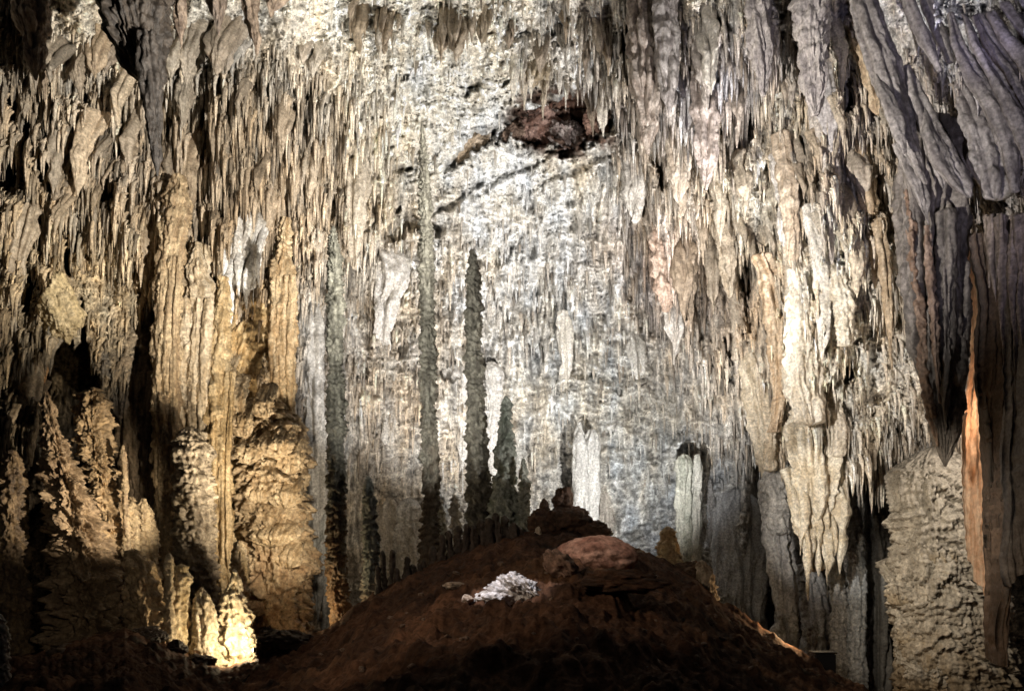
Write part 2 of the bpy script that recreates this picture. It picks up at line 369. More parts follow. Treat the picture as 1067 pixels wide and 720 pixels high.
# ------------------------------------------------------------------ dripstone bodies
def body_mesh(name, pts, depth, c1, c2, base, flute=0, fw=6, terr=0, period=14, jit=.5, lump=.12, ls=10, dy=1.0, seed=0, dens=1.0,
              tdark=.0, tw=2.2, c3=None, fringe_amp=None, maxr=460, maxs=240, back=0.0, skin=1.0, wob=0.0):
    """a round-ish body given by its outline (u, v, half width in px) from top to bottom; all detail in px at its own distance"""
    s = depth/FPX
    p = np.array(pts, float)
    L = p[-1, 1]-p[0, 1]
    nz = int(np.clip(L/1.25*dens, 10, maxr)); na = int(np.clip(p[:, 2].max()*5.0*dens, 10, maxs))
    v = np.linspace(p[0, 1], p[-1, 1], nz)
    u = np.interp(v, p[:, 1], p[:, 0]); r = np.interp(v, p[:, 1], p[:, 2])
    for _ in range(2):
        k = max(1, nz//90)
        ker = np.ones(2*k+1)/(2*k+1)
        u = np.convolve(np.pad(u, k, 'edge'), ker, 'valid')
        r2 = np.convolve(np.pad(r, k, 'edge'), ker, 'valid'); r2[0] = r[0]; r2[-1] = r[-1]; r = r2
    if wob:
        u = u + wob*(1.2*pn(v/46, seed+.5)+.6*pn(v/15, seed+.2)); r = r*(1+.13*pn(v/13, seed+.7)+.16*pn(v/37, seed+.1))
    th = np.linspace(0, 2*np.pi, na, endpoint=False)
    TH, VV = np.meshgrid(th, v); RR = np.broadcast_to(r[:, None], TH.shape)
    cx, cy = np.cos(TH), np.sin(TH)
    sd = seed*13.37
    qx, qy = cx*RR+sd, cy*RR*dy+sd*.7
    d = lump*RR*fbm(qx/ls, qy/ls, VV/ls*.7+sd, 3)
    if flute:
        f = np.minimum(1, 2.2*np.abs(pn(qx/fw*.7, qy/fw*.7, VV/(fw*14)+sd))); f2 = np.minimum(1, 2.2*np.abs(pn(qx/(fw*2.3)+4, qy/(fw*2.3), VV/(fw*30)+sd)))
        d = d + flute*(.45*(f-.6)*fw*.8 + .9*(f2-.6)*fw*1.2)
    s_t = np.zeros_like(VV)
    if terr:
        VW = VV + period*1.6*pn(VV/(period*4.5)+sd, qx/60, sd) + period*.5*pn(VV/(period*1.7)+sd, qx/25, qy/25)
        ph = VW/period + .9*fbm(qx/(period*tw), qy/(period*tw), VV/(period*3)+sd, 2) + jit*.45*pn(qx/2.6, qy/2.6, VV/(period*2)+sd)
        kk = np.floor(ph); s_t = ph-kk
        hh = 1.5*_tab[6][(kk.astype(np.int64)*977+int(seed)*31) & 65535]
        d = d + terr*(.45+.9*hh)*(s_t**.8 - .5)
        ph2 = VV/(period*.42) + .9*fbm(qx/(period*.5*tw)+7, qy/(period*.5*tw), VV/(period*2)+sd, 2) + jit*.4*pn(qx/1.9, qy/1.9, VV/(period)+sd)
        d = d + terr*.40*((ph2-np.floor(ph2))**.8-.5)
    if fringe_amp is None: fringe_amp = min(2.6, .16*p[:, 2].max())
    if fringe_amp:
        pp = TH*p[:, 2].mean()
        fa, _, _ = fringe(pp, VV, max(2.6, fringe_amp*1.9), 34, int(seed) % 50 + 5, .3)
        fb, _, _ = fringe(pp, VV, max(4.5, fringe_amp*3.4), 60, int(seed) % 50 + 6, .3)
        d = d + fringe_amp*(.8*fa + 1.4*fb - .7)
    d = d + skin*(.55*fbm(qx/3.2, qy/3.2, VV/5+sd, 2) + .7*fbm(qx/6+3, qy/6, VV/16+sd, 2))
    edge = np.clip(np.minimum(VV-v[0], 1e9)/(3+.1*L), 0, 1)
    d = d*np.clip(RR/(np.max(r)*.25+.01), 0, 1)*np.clip(RR/3.5, .25, 1)
    R = np.maximum(RR + d, .12)
    X = (u[:, None]-HU)*s + cx*R*s
    root = back*np.clip(1-(VV-v[0])/(.42*L+6), 0, 1)**1.25        # the root runs back and up into the sloping roof
    Y = depth + cy*np.maximum(RR*dy+d, .12)*s + root
    Z = CZ + (HV-VV)*s + root*min(.85, max(0.0, (HV-p[0, 1])/FPX*1.05))
    P = np.stack([X, Y, Z], -1)
    k1 = np.clip(.5+.9*fbm(qx/4+5, qy/4, VV/45+sd, 3)+.5*fbm(qx/14, qy/14, VV/14+sd, 3), 0, 1)[..., None]
    col = np.array(c1)*(1-k1) + np.array(c2)*k1
    if c3 is not None:      # foot colour
        g = sst(.55, .95, (VV-v[0])/max(L, 1)+.12*pn(qx/9, qy/9, VV/12))[..., None]
        col = col*(1-g)+np.array(c3)*g
    if tdark:
        col = col*(1-tdark*sst(.75, 1, s_t)[..., None])
    col = col*(1+.16*fbm(qx/2.5, qy/2.5, VV/3, 2))[..., None]
    top = P[0].mean(0); bot = P[-1].mean(0); top[2] += R[0].mean()*s*.5; bot[2] -= R[-1].mean()*s*.3
    verts = np.vstack([P.reshape(-1, 3), top, bot]); col = np.vstack([col.reshape(-1, 3), col[0].mean(0), col[-1].mean(0)])
    F = grid_faces(nz, na, True)
    n = nz*na; j = np.arange(na); j2 = (j+1) % na
    Ft = np.stack([np.full(na, n), j, j2, j2], -1); Fb = np.stack([np.full(na, n+1), (nz-1)*na+j2, (nz-1)*na+j, (nz-1)*na+j], -1)
    me = mixed_mesh(name, verts-np.array(base), F, np.vstack([Ft[:, :3], Fb[:, :3]]), col)
    return me

def mixed_mesh(name, verts, quads, tris, col):
    me = bpy.data.meshes.new(name)
    verts = np.ascontiguousarray(verts, np.float32)
    loops = np.concatenate([quads.ravel(), tris.ravel()]).astype(np.int32)
    tot = np.concatenate([np.full(len(quads), 4), np.full(len(tris), 3)]).astype(np.int32)
    st = np.concatenate([[0], np.cumsum(tot)[:-1]]).astype(np.int32)
    me.vertices.add(len(verts)); me.vertices.foreach_set('co', verts.ravel())
    me.loops.add(len(loops)); me.loops.foreach_set('vertex_index', loops)
    me.polygons.add(len(tot)); me.polygons.foreach_set('loop_start', st); me.polygons.foreach_set('loop_total', tot)
    me.polygons.foreach_set('use_smooth', np.ones(len(tot), bool))
    a = me.attributes.new('Col', 'FLOAT_COLOR', 'POINT')
    c = np.ones((len(verts), 4), np.float32); c[:, :3] = np.clip(col, .004, .9)
    a.data.foreach_set('color', c.ravel())
    me.update(calc_edges=True)
    return me

_seed = [0]
def body(name, label, cat, pts, depth, c1, c2, group=None, mat=None, parent=None, hang=False, **kw):
    _seed[0] += 1
    kw.setdefault('seed', _seed[0])
    if parent is not None:
        base = np.array(parent.location)
    else:
        base = at(pts[0][0], pts[0][1], depth) if hang else at(pts[-1][0], pts[-1][1], depth)
    me = body_mesh(name, pts, depth, c1, c2, base, **kw)
    o = link(name, me, mat or M_DRIP, base, parent)
    if parent is None: tag(o, label, cat, group)
    elif label: o['label'] = label
    return o

# ------------------------------------------------------------------ ground
CREST = np.array([(-2500, 690), (-300, 690), (0, 692), (70, 672), (130, 655), (165, 668), (205, 690), (232, 697), (262, 690), (300, 672), (340, 656), (390, 617), (440, 592), (480, 573), (520, 562), (556, 552),
                  (590, 552), (622, 556), (652, 566), (690, 582), (728, 604), (750, 628), (790, 658), (830, 683), (870, 703), (900, 718), (930, 742), (1100, 800), (3500, 900)], float)
def crest_depth(u):
    return np.interp(u, [-2500, 0, 150, 250, 400, 550, 700, 850, 950, 3500], [16, 20, 22.5, 24, 24, 24.5, 25, 23, 18, 14])

def ground_z(u, d):
    vc = np.interp(u, CREST[:, 0], CREST[:, 1]); vc = vc + 2.2*pn(u/11, 0*u+2.2) + 1.2*pn(u/4, 0*u+4.2)
    dc = crest_depth(u); zc = CZ + (HV-vc)/FPX*dc
    t = (d-6)/(dc-6)
    sag = .55*np.clip(t, 0, 1)*(1-np.clip(t, 0, 1))
    z0 = -.15
    front = z0 + (zc-z0)*np.clip(t, 0, 1) - sag
    back = zc - .38*(d-dc)*sst(0, 3, d-dc)
    sight = CZ + (HV-vc)/FPX*d + 7.0*d/FPX*sst(0, .5, d-dc)
    lift = sst(745, 765, u)*(1-sst(840, 856, u))*(1-sst(2.0, 2.6, d-dc))
    back = np.maximum(back, -7); back = back + (sight-back)*lift
    z = np.where(d < dc, front, back)
    z = np.where(d < 6, z0*np.clip(d/6, 0, 1), z)
    X = (u-HU)/FPX*d
    edge = np.clip((dc-d)/2.5, 0, 1)*np.clip(d/5, 0, 1)
    z = z + edge*(.13*fbm(X/3.2, d/3.2, .5, 3) + .10*fbm(X/.9, d/.9, 4.5, 5) + .17*(np.abs(fbm(X/1.5+4, d/1.5, 2.5, 4))-.35)) + .055*fbm(X/.35, d/.35, 1.5, 4)*np.clip(d/5, 0, 1) + edge*.17*np.abs(fbm(X/.55, d/.8, 7.5, 4)) + edge*.10*np.abs(fbm(X/1.1+2, d/2.1, 3.5, 3))
    return z

def build_ground():
    us = np.concatenate([np.linspace(-2600, -60, 70)[:-1], np.arange(-60, 1130, 1.6), np.linspace(1130, 3600, 70)])
    ds = np.concatenate([[.5], np.geomspace(1.2, 60, 620)])
    U, Dd = np.meshgrid(us, ds)
    Z = ground_z(U, Dd)
    X = (U-HU)/FPX*Dd
    P = np.stack([X, Dd, Z], -1)
    n = fbm(X/2.5, Dd/2.5, 6.5, 4); n2 = fbm(X/.5, Dd/.5, 1.5, 4); n3 = fbm(X/6, Dd/6, 3.3, 3)
    col = np.array([.098, .047, .026])*(1+.5*n+.5*n2)[..., None]
    g = sst(.1, .8, n3+.3*n2)[..., None]*.5
    col = col*(1-g) + g*np.array([.19, .10, .05])
    dk = sst(.1, .6, fbm(X/1.4, Dd/2.2, 8.5, 4))[..., None]*.55
    col = col*(1-dk)+dk*np.array([.035, .018, .011])
    # back rows behind the camera
    me = make_mesh('ground', P.reshape(-1, 3), grid_faces(*U.shape), col.reshape(-1, 3))
    tag(link('ground', me, M_SOIL), kind='structure')
    # flat floor around and behind the viewpoint
    xs = np.linspace(-70, 70, 60); ys = np.linspace(-25, 62, 50)
    X, Y = np.meshgrid(xs, ys)
    Z = -.25 + .1*fbm(X/3, Y/3, 2.2, 3) - 7.2*sst(1, 9, Y)
    c = np.broadcast_to(np.array([.1, .045, .022]), X.shape+(3,))
    me = make_mesh('cave_floor', np.stack([X, Y, Z], -1).reshape(-1, 3), grid_faces(*X.shape), c.reshape(-1, 3))
    tag(link('cave_floor', me, M_SOIL), kind='structure')
build_ground()
def gz(u, d): return float(ground_z(np.array([float(u)]), np.array([float(d)]))[0])
def gv(u, d): return HV - (gz(u, d)-CZ)*FPX/d

#=====BODIES=====
exec_bodies = True
# colours
GRN1, GRN2 = (.16,.15,.12), (.38,.365,.30)
TAN1, TAN2 = (.34,.24,.13), (.56,.42,.24)
CRM1, CRM2 = (.58,.49,.36), (.74,.68,.57)
WHT1, WHT2 = (.66,.65,.63), (.80,.79,.77)
GRY1, GRY2 = (.27,.26,.24), (.42,.41,.38)
DRK1, DRK2 = (.045,.03,.022), (.10,.07,.05)
LIL1, LIL2 = (.28,.25,.24), (.42,.38,.35)
BRN1, BRN2 = (.17,.125,.09), (.30,.23,.17)

def stalagmite(label, pts, depth, c1=GRN1, c2=GRN2, group=None, **kw):
    kw.setdefault('terr', 3.6); kw.setdefault('period', 7+4*((_seed[0]*37) % 10)/10); kw.setdefault('jit', .5); kw.setdefault('lump', .26); kw.setdefault('ls', 6); kw.setdefault('fringe_amp', .9); kw.setdefault('wob', .9)
    return body('stalagmite', label, 'stalagmite', pts, depth, c1, c2, group, **kw)

# the slender stalagmites standing on the mound
stalagmite('tall slender dark green stalagmite with a rusty foot, standing left of the mound crest',
    [(348,236,1.2),(348,246,4),(349,262,6),(350,300,7),(349,350,7.5),(350,430,8),(351,500,8.5),(350,560,9),(352,610,9.5),(354,650,11),(355,690,13)], 27, (.12,.115,.09), (.29,.28,.225), c3=(.33,.19,.09), tdark=.25)
stalagmite('tallest slender stalagmite, its needle tip reaching up in front of the pale upper wall',
    [(440,126,.6),(440.5,142,2.2),(441,165,4.2),(443,200,5.6),(443,240,6.6),(446,300,7.2),(446,380,7.6),(448,470,7.8),(449,530,8.6),(448,580,10),(448,620,12)], 27.5, c3=(.16,.12,.08), tdark=.25)
stalagmite('thick dark upright stalagmite with a ragged top beside the white wall curtain',
    [(491,260,1.2),(492,269,4),(493,290,6.8),(493,320,7.8),(494,360,8.2),(495,420,8.8),(497,470,9.8),(500,510,12),(500,550,13),(500,600,14)], 27, (.14,.13,.105), (.33,.315,.26), c3=(.03,.025,.02), tdark=.25)
stalagmite('short conical green stalagmite right of the thick dark one',
    [(528,413,1.5),(528,420,4.5),(527,440,6),(528,458,7),(526,470,9.5),(527,492,10),(525,500,13),(527,520,13.5),(529,535,16),(530,560,17),(530,600,18)], 26.5, (.15,.17,.14), (.33,.35,.31), tdark=.25, terr=3.6, period=8)
stalagmite('small knobbly green stalagmite leaning on the right side of the conical one',
    [(545,478,1.5),(545,492,4.5),(546,520,6),(547,560,7),(547,600,8)], 26, (.16,.17,.14), (.34,.35,.31), tdark=.25)
stalagmite('medium stalagmite with green shaft and orange brown foot, between two much taller ones',
    [(384,496,2),(384,505,4.5),(385,530,6.5),(386,570,7.5),(386,610,8.5),(388,660,9)], 26.5, (.2,.21,.18), (.36,.36,.31), c3=(.30,.19,.10), tdark=.2)
stalagmite('thin pale stalagmite half hidden between tallest stalagmite and thick dark one',
    [(473,516,2),(473,526,5),(474,548,5),(474,590,6)], 28, (.36,.33,.28), (.55,.52,.46))
stalagmite('short stumpy stalagmite hugging the right of the green foot of the tallest one',
    [(459,520,2),(459,530,5),(460,560,5.5),(460,600,6)], 28.5, (.30,.29,.25), (.48,.46,.41))
# dark little ones along the crest of the mound
GC = 'small dark stalagmites along the mound crest'
for i, (u, v, w) in enumerate([(394,590,4),(399,574,3.6),(408,573,4.2),(414,592,3),(424,580,4),(431,588,4.5),(437,588,3),(441,584,3.5),(452,570,5),(460,557,4),(468,553,4),(478,548,4.5),(485,546,4),(493,548,6),(502,542,5.5),
                               (509,540,4.5),(517,535,5),(526,538,5.5),(535,545,5),(541,549,4.5),(549,556,4)]):
    d = 23.6 + .25*(i % 3)
    b = gv(u, d)
    stalagmite('stubby dark stalagmite in the row along the mound crest', [(u-.5, v, w*.45), (u, v+2.5, w*.9), (u, v+9, w*.85), (u+.4, b-3, w*1.05), (u+.5, max(b, v+12)+6, w*1.3)], d,
               (.035,.025,.018), (.085,.06,.045), GC, terr=1.0, period=6, lump=.25, ls=5)
stalagmite('little pale stalagmite ending the dark crest row, left of the red clay dome',
    [(561,549,1.5),(561,553,4),(562,562,3.6),(562,575,5)], 23.2, (.38,.30,.22), (.58,.48,.38), terr=1.5, period=6)

# boulders -------------------------------------------------
def rock_mesh(name, u, v, rx, ry, depth, c1, c2, base, seed=1, rough=.3, cut=.75, n=48, rz=1.0, tilt=0):
    s = depth/FPX
    th = np.linspace(0, 2*np.pi, n*2, endpoint=False); ph = np.linspace(.02, np.pi-.02, n)
    TH, PH = np.meshgrid(th, ph)
    dx, dy, dz = np.sin(PH)*np.cos(TH), np.sin(PH)*np.sin(TH), np.cos(PH)
    r = np.ones_like(dx)
    g = np.random.RandomState(seed)
    for _ in range(16):
        q = g.normal(size=3); q /= np.linalg.norm(q)
        t = dx*q[0]+dy*q[1]+dz*q[2]
        r = np.where(t > 1e-3, np.minimum(r, cut*(.9+.3*g.rand())/np.maximum(t, 1e-3)), r)
    sd = seed*3.3
    r = r*(1+.5*rough*fbm(dx*1.3+sd, dy*1.3, dz*1.3, 3) + .55*rough*(np.abs(fbm(dx*2.6+sd, dy*2.6, dz*2.6, 4))-.3) + .16*rough*fbm(dx*9+sd, dy*9, dz*9, 4))
    ax, az = dx*r*rx*s, dz*r*ry*s; ct, st = math.cos(math.radians(tilt)), math.sin(math.radians(tilt))
    X = (u-HU)*s + ax*ct+az*st; Y = depth + dy*r*rx*s*rz; Z = CZ+(HV-v)*s + az*ct-ax*st
    k = np.clip(.5+.8*fbm(dx*2.5+sd, dy*2.5, dz*2.5, 4), 0, 1)[..., None]
    col = np.array(c1)*(1-k)+np.array(c2)*k
    P = np.stack([X, Y, Z], -1)-np.array(base)
    m = P.reshape(-1, 3); nn = len(m); na = n*2
    verts = np.vstack([m, P[0].mean(0), P[-1].mean(0)]); colr = np.vstack([col.reshape(-1, 3), col[0, 0], col[-1, 0]])
    j = np.arange(na); j2 = (j+1) % na
    T = np.vstack([np.stack([np.full(na, nn), j, j2], -1), np.stack([np.full(na, nn+1), (n-1)*na+j2, (n-1)*na+j], -1)])
    return mixed_mesh(name, verts, grid_faces(n, na, True), T, colr)

def rock(label, u, v, rx, ry, depth, c1, c2, name='boulder', cat='boulder', group=None, mat=None, parent=None, **kw):
    _seed[0] += 1; kw.setdefault('seed', _seed[0])
    base = np.array(parent.location) if parent is not None else at(u, v+ry*.8, depth)
    o = link(name, rock_mesh(name, u, v, rx, ry, depth, c1, c2, base, **kw), mat or M_ROCK, base, parent)
    if parent is None: tag(o, label, cat, group)
    return o

SO1, SO2 = (.05,.028,.018), (.10,.055,.035)
def heap(lab, u, v, rx, ry, d, sd):
    rock(lab, u, v, rx, ry, d, SO1, SO2, seed=sd, rough=.3, cut=.95)
heap('round dark boulder perched highest on the mound top', 587, 520, 11, 12, 24.9, 4)
heap('lumpy dark boulder below the perched round one', 592, 543, 24, 16, 24.6, 9)
heap('dark jagged boulder at left of the mound top heap', 566, 545, 15, 14, 24.5, 12)
heap('low dark boulder sloping down right of the mound top heap', 616, 555, 20, 12, 24.4, 15)
heap('small dark upright stone beside the heap left of the round boulder', 567, 530, 5, 9, 24.7, 16)
def gd(u, v):
    ds = np.linspace(7, float(crest_depth(u)), 400)
    vv = HV-(ground_z(np.full(400, float(u)), ds)-CZ)*FPX/ds
    k = np.argmax(vv <= v)
    return float(ds[k]) if (vv <= v).any() else float(ds[-1])

rock('reddish smooth clay dome catching the light right of the crest', 622, 582, 42, 24, gd(619, 588), (.24,.12,.085), (.35,.205,.15), name='clay_dome', cat='clay dome', seed=21, rough=.13, cut=1.2, mat=M_SOIL)
rock('cracked brown rock slab running down left of the clay dome', 586, 592, 24, 13, gd(588, 600), (.16,.09,.06), (.34,.21,.15), seed=23, rough=.35, tilt=38)
rock('wide dark earth hump below the clay dome', 646, 606, 50, 13, gd(646, 612), SO1, (.12,.06,.035), name='earth_hump', cat='earth hump', seed=25, rough=.25, mat=M_SOIL)
# the white limestone block
_d = gd(528, 626)
wb = empty('limestone_block', at(528, 634, _d), 'bright white cracked limestone block lying on the dark mound slope', 'limestone block')
for (u, v, rx, ry, dd, sd, ti) in [(512,625,24,9,0,31,2),(544,617,24,17,.15,32,28),(528,618,20,12,.2,35,20),(549,613,17,6.5,-.12,33,42),(540,611,19,6.5,-.05,34,38),(532,609,14,5.5,.1,38,36),(536,601,8,5,.35,44,20)]:
    rock(None, u, v, rx, ry, _d+dd, (.52,.47,.44), (.76,.73,.74), name='fractured_slab', parent=wb, seed=sd, rough=.5, cut=.8, tilt=ti, rz=1.0)
rock('flat pale stone on the dark slope left of the white limestone block', 472, 610, 12, 4.5, gd(472, 612), (.28,.2,.14), (.45,.36,.28), name='stone', cat='stone', seed=41)
rock('small brown and white stone beside the left end of the limestone block', 487, 624, 6.5, 5.5, gd(487, 627), (.35,.25,.18), (.6,.5,.42), name='stone', cat='stone', seed=42)
rock('tiny white pebble lying alone on the slope below the limestone block', 483, 643, 1.8, 1.6, gd(483, 644), (.7,.68,.65), (.75,.73,.7), name='stone', cat='stone', seed=43, n=12)
_g = np.random.RandomState(91)
for _ in range(48):
    u = _g.uniform(330, 800); vc = float(np.interp(u, CREST[:, 0], CREST[:, 1])); v = vc + (718-vc)*_g.uniform(.08, .85)
    rx = _g.uniform(1.6, 5.0)
    rock('small brown stone in the rubble scattered over the mound slope', u, v-rx*.3, rx, rx*_g.uniform(.5, .8), gd(u, v), (.08,.045,.028), (.24,.16,.11), name='rubble_stone', cat='stone', group='rubble stones on the mound slope', n=12, rough=.4, tilt=_g.uniform(-30, 30))
# right edge of the mound
stalagmite('golden lit stubby stalagmite on the right shoulder of the mound', [(695,549,2),(695,554,7),(696,566,9),(697,580,12),(697,600,14)], 25.5, (.30,.20,.10), (.52,.40,.22), terr=2.5, period=7, c3=(.06,.04,.03))
rock('brown boulder on the right shoulder of the mound below the golden stalagmite', 716, 596, 17, 13, 25, (.06,.035,.02), (.13,.08,.05), seed=51)
stalagmite('stub with a lit right edge at the brow of the right slope', [(731,585,4),(733,592,8),(735,606,9),(737,630,10)], 24.6, (.2,.14,.09), (.42,.34,.24), terr=1.5)
rock('small pale rubble stone on the lit path edge of the right slope', 797, 665, 7, 3, 23.8, (.4,.3,.2), (.6,.5,.38), name='stone', cat='stone', seed=52)

# the rocks of the dark left corner
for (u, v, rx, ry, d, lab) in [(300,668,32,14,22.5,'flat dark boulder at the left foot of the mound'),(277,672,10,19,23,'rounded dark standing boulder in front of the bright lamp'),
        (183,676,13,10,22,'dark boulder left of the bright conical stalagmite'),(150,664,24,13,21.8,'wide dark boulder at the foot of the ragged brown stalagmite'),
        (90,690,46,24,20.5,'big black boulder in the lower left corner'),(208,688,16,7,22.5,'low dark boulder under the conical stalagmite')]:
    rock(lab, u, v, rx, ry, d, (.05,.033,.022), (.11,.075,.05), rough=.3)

# lit dripstones around the warm lamp
def toned(pts, depth, c1, c2, parts=None):
    # far dripstone takes on the colour of the rock it grows on
    if depth < 38.5: return c1, c2, parts
    m = pts[len(pts)//2]; w = np.mean([wall_col(m[0]+q, m[1]+r) for q in (-14, 0, 14) for r in (-12, 12)], 0)
    mx = lambda c: tuple(np.array(c)*.66 + w*.34*1.08)
    return mx(c1), mx(c2), parts and [(a, b, c, mx(d), mx(e)) for a, b, c, d, e in parts]
def embed(pts, depth, kw):
    m = pts[len(pts)//2]; w = max(p[2] for p in pts)*depth/FPX
    dw = np.percentile([wall_at(p[0]+q, p[1]) for p in pts for q in (-4, 0, 4)], 30)
    if abs(dw-depth) < 4.5: return float(dw) + (.30 if depth > 41 else -.22)*w*kw.get('dy', 1.0)
    return depth
def mass(name, label, cat, pts, depth, c1, c2, **kw):
    kw.setdefault('back', .8); c1, c2, _ = toned(pts, depth, c1, c2); depth = embed(pts, depth, kw)
    return body(name, label, cat, pts, depth, c1, c2, **kw)
t = empty('flowstone_column', at(280, 690, 33), 'massive golden terraced flowstone column right of the warm lamp', 'flowstone column')
body('shaft', None, None, [(266,372,9),(268,390,15),(266,404,12),(274,425,20),(276,438,29),(281,455,38),(281,470,35),(279,490,39),(283,507,34),(283,530,38),(280,545,33),(285,556,42),(283,570,36),(285,590,40),(283,615,36),(281,640,38),(280,700,38)], 33.6, (.33,.235,.135), (.52,.405,.26), parent=t, back=1.6, terr=8, period=16, jit=.6, tw=2.2, lump=.22, ls=17, flute=.3, fw=4, c3=(.34,.20,.10), fringe_amp=3)
for (u, v, w, h) in [(236,372,9,40),(246,395,10,46),(240,436,11,30),(254,420,12,34),(275,404,11,30),(262,452,17,30),(287,449,18,26),(302,458,15,34),(268,498,14,26),(296,500,18,28),(250,505,10,24),(283,548,30,18),(262,560,16,26),(300,566,16,24)]:
    body('drip_fringe', None, None, [(u,v-4,w*.5),(u,v,w*.9),(u,v+h*.5,w),(u,v+h*.8,w*.9),(u,v+h,w*.6)], 33-1.15+.02*abs(u-281), (.35,.25,.14), (.54,.425,.275), parent=t, flute=.9, fw=3, terr=3, period=9, dy=.45, jit=1.4, back=1.0, fringe_amp=3)
stalagmite('grey domed stalagmite with rippled terraces between the tan columns', [(200,446,6),(200,452,14),(201,470,17),(202,500,18),(203,540,18),(204,580,19),(205,640,21)], 30, (.26,.21,.15), (.48,.40,.29), terr=3.5, period=9, c3=(.10,.07,.045))
stalagmite('slender bright stalagmite standing just left of the lit domes', [(176,577,2),(176,582,4),(177,600,5),(177,640,5),(178,690,5.5)], 24.5, (.36,.29,.19), (.52,.44,.31), terr=1.6, period=7)
stalagmite('rounded lit stalagmite behind the slender bright one', [(188,590,6),(190,600,9),(188,620,9),(185,650,11),(184,690,12)], 25.5, (.42,.33,.19), (.62,.52,.36), terr=1.5)
stalagmite('conical warty stalagmite between the slender one and the white glowing one', [(211,612,2),(212,620,7),(213,640,11),(214,660,13),(214,700,14)], 25.8, (.34,.28,.19), (.60,.53,.42), terr=1.5, period=5, lump=.15, ls=4, flute=.5, fw=4)
stalagmite('brilliant white stalagmite overexposed by the warm lamp beside it', [(244,594,2.5),(245,602,6),(242,618,10),(244,640,14),(246,665,17),(248,700,19)], 26.8, (.62,.52,.36), (.78,.70,.54), terr=3, period=12, flute=.7, fw=5)
stalagmite('knobbly stalagmite top peeping up behind the white glowing one', [(249,565,4),(250,575,8),(250,600,9),(250,640,11)], 28.5, (.40,.30,.17), (.56,.45,.3), terr=2)

# the tan columns of the left side
LEFTC = [
    ('column', 'tall fluted tan column nearest the dark hollow on the left', [(174,225,15),(172,260,13),(170,320,12),(172,400,13),(176,470,15),(176,560,16),(172,680,18)], 31.2, (.30,.21,.12), (.50,.38,.23), dict(flute=.6, fw=4, terr=2.6, period=22, jit=1.3, lump=.22, ls=12)),
    ('column', 'stout pale fluted column with cracked waist behind the grey domed stalagmite', [(196,296,15),(200,304,19),(201,360,18),(200,378,20),(198,420,18),(200,520,20),(205,680,22)], 32.5, (.42,.32,.20), (.62,.51,.36), dict(flute=.6, fw=4, terr=2.6, period=22, jit=1.3, lump=.22, ls=12)),
    ('column', 'narrow honey column running full height beside the golden flowstone', [(222,330,9),(222,380,11),(226,450,12),(230,520,12),(232,600,12),(234,680,13)], 32.0, (.40,.28,.14), (.60,.46,.27), dict(flute=.6, fw=4, terr=2.6, period=22, jit=1.3, lump=.22, ls=12)),
    ('column', 'broad orange tan column under the white curtain', [(255,330,20),(250,370,26),(246,410,24),(250,440,20),(252,500,16)], 34.5, (.44,.29,.13), (.62,.46,.25), dict(flute=.7, fw=4, terr=3.0, period=24, jit=1.4, lump=.25, ls=12)),
    ('column', 'round banded orange column left of the grey wall', [(291,268,7),(291,280,13),(293,320,15),(293,360,15),(292,410,15),(290,450,17),(290,520,16)], 34.8, (.44,.30,.16), (.62,.48,.30), dict(flute=.6, fw=5, terr=1.8, period=11)),
    ('column', 'dark shaded fluted column in the hollow at far left', [(140,300,12),(138,380,14),(140,460,16),(150,560,18),(150,700,20)], 33.0, (.13,.095,.06), (.24,.18,.12), dict(flute=1.0, fw=6)),  # shadow of the hollow put into the dark colour
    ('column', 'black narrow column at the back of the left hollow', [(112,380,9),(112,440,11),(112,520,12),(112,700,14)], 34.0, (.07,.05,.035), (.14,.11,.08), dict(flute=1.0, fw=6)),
]
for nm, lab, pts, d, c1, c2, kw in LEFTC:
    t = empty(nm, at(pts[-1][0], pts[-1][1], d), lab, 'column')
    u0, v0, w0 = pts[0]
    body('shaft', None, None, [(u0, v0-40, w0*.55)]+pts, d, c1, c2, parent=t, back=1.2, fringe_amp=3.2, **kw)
    u1, v1, w1 = pts[3]
    for q in (-.55, .1, .6):
        body('rib', None, None, [(u1+q*w1, pts[1][1]+8, w1*.25), (u1+q*w1, v1, w1*.34), (u1+q*w1+1, v1+(pts[-1][1]-v1)*.3, w1*.3), (u1+q*w1+2, v1+(pts[-1][1]-v1)*.55, .5)], d-w1*.72*d/FPX, c1, c2, parent=t, back=.6, flute=.6, fw=3)
# ragged stalagmites of the lower left corner
stalagmite('tall ragged brown stalagmite rising from the lower left corner', [(49,408,1.5),(50,420,4.5),(54,448,8),(62,480,12),(72,520,18),(82,560,24),(90,600,30),(95,660,36),(95,710,40)], 25.5, (.16,.11,.065), (.34,.25,.16), terr=6, period=11, lump=.5, ls=9, jit=1.4, fringe_amp=4, skin=2.6)
stalagmite('stepped ragged stalagmite with stacked plates right of the tall brown one', [(97,405,4),(97,416,13),(96,440,14),(100,470,13),(106,500,14),(112,540,17),(118,590,20),(122,680,24)], 26.5, (.20,.145,.085), (.40,.29,.17), terr=7, period=14, lump=.4, ls=9, jit=1.2, fringe_amp=4, skin=2.4)
stalagmite('needle thin stalagmite beside the stepped ragged one', [(129,464,1),(129,474,2.6),(130,500,2.8),(131,540,3.5),(132,580,5)], 26, (.22,.16,.1), (.38,.3,.19), terr=1.5, period=7)
stalagmite('pair top stalagmite with lit plates left of the dark fluted column', [(137,518,2),(138,526,5),(139,545,6.5),(140,590,8)], 27, (.24,.18,.11), (.42,.33,.21), terr=2.5, period=8)
stalagmite('plump lit stalagmite behind the needle thin one', [(150,520,3),(150,530,7),(152,556,11),(153,575,11),(154,640,13)], 27.5, (.24,.18,.11), (.42,.33,.21), terr=2.5, period=8)
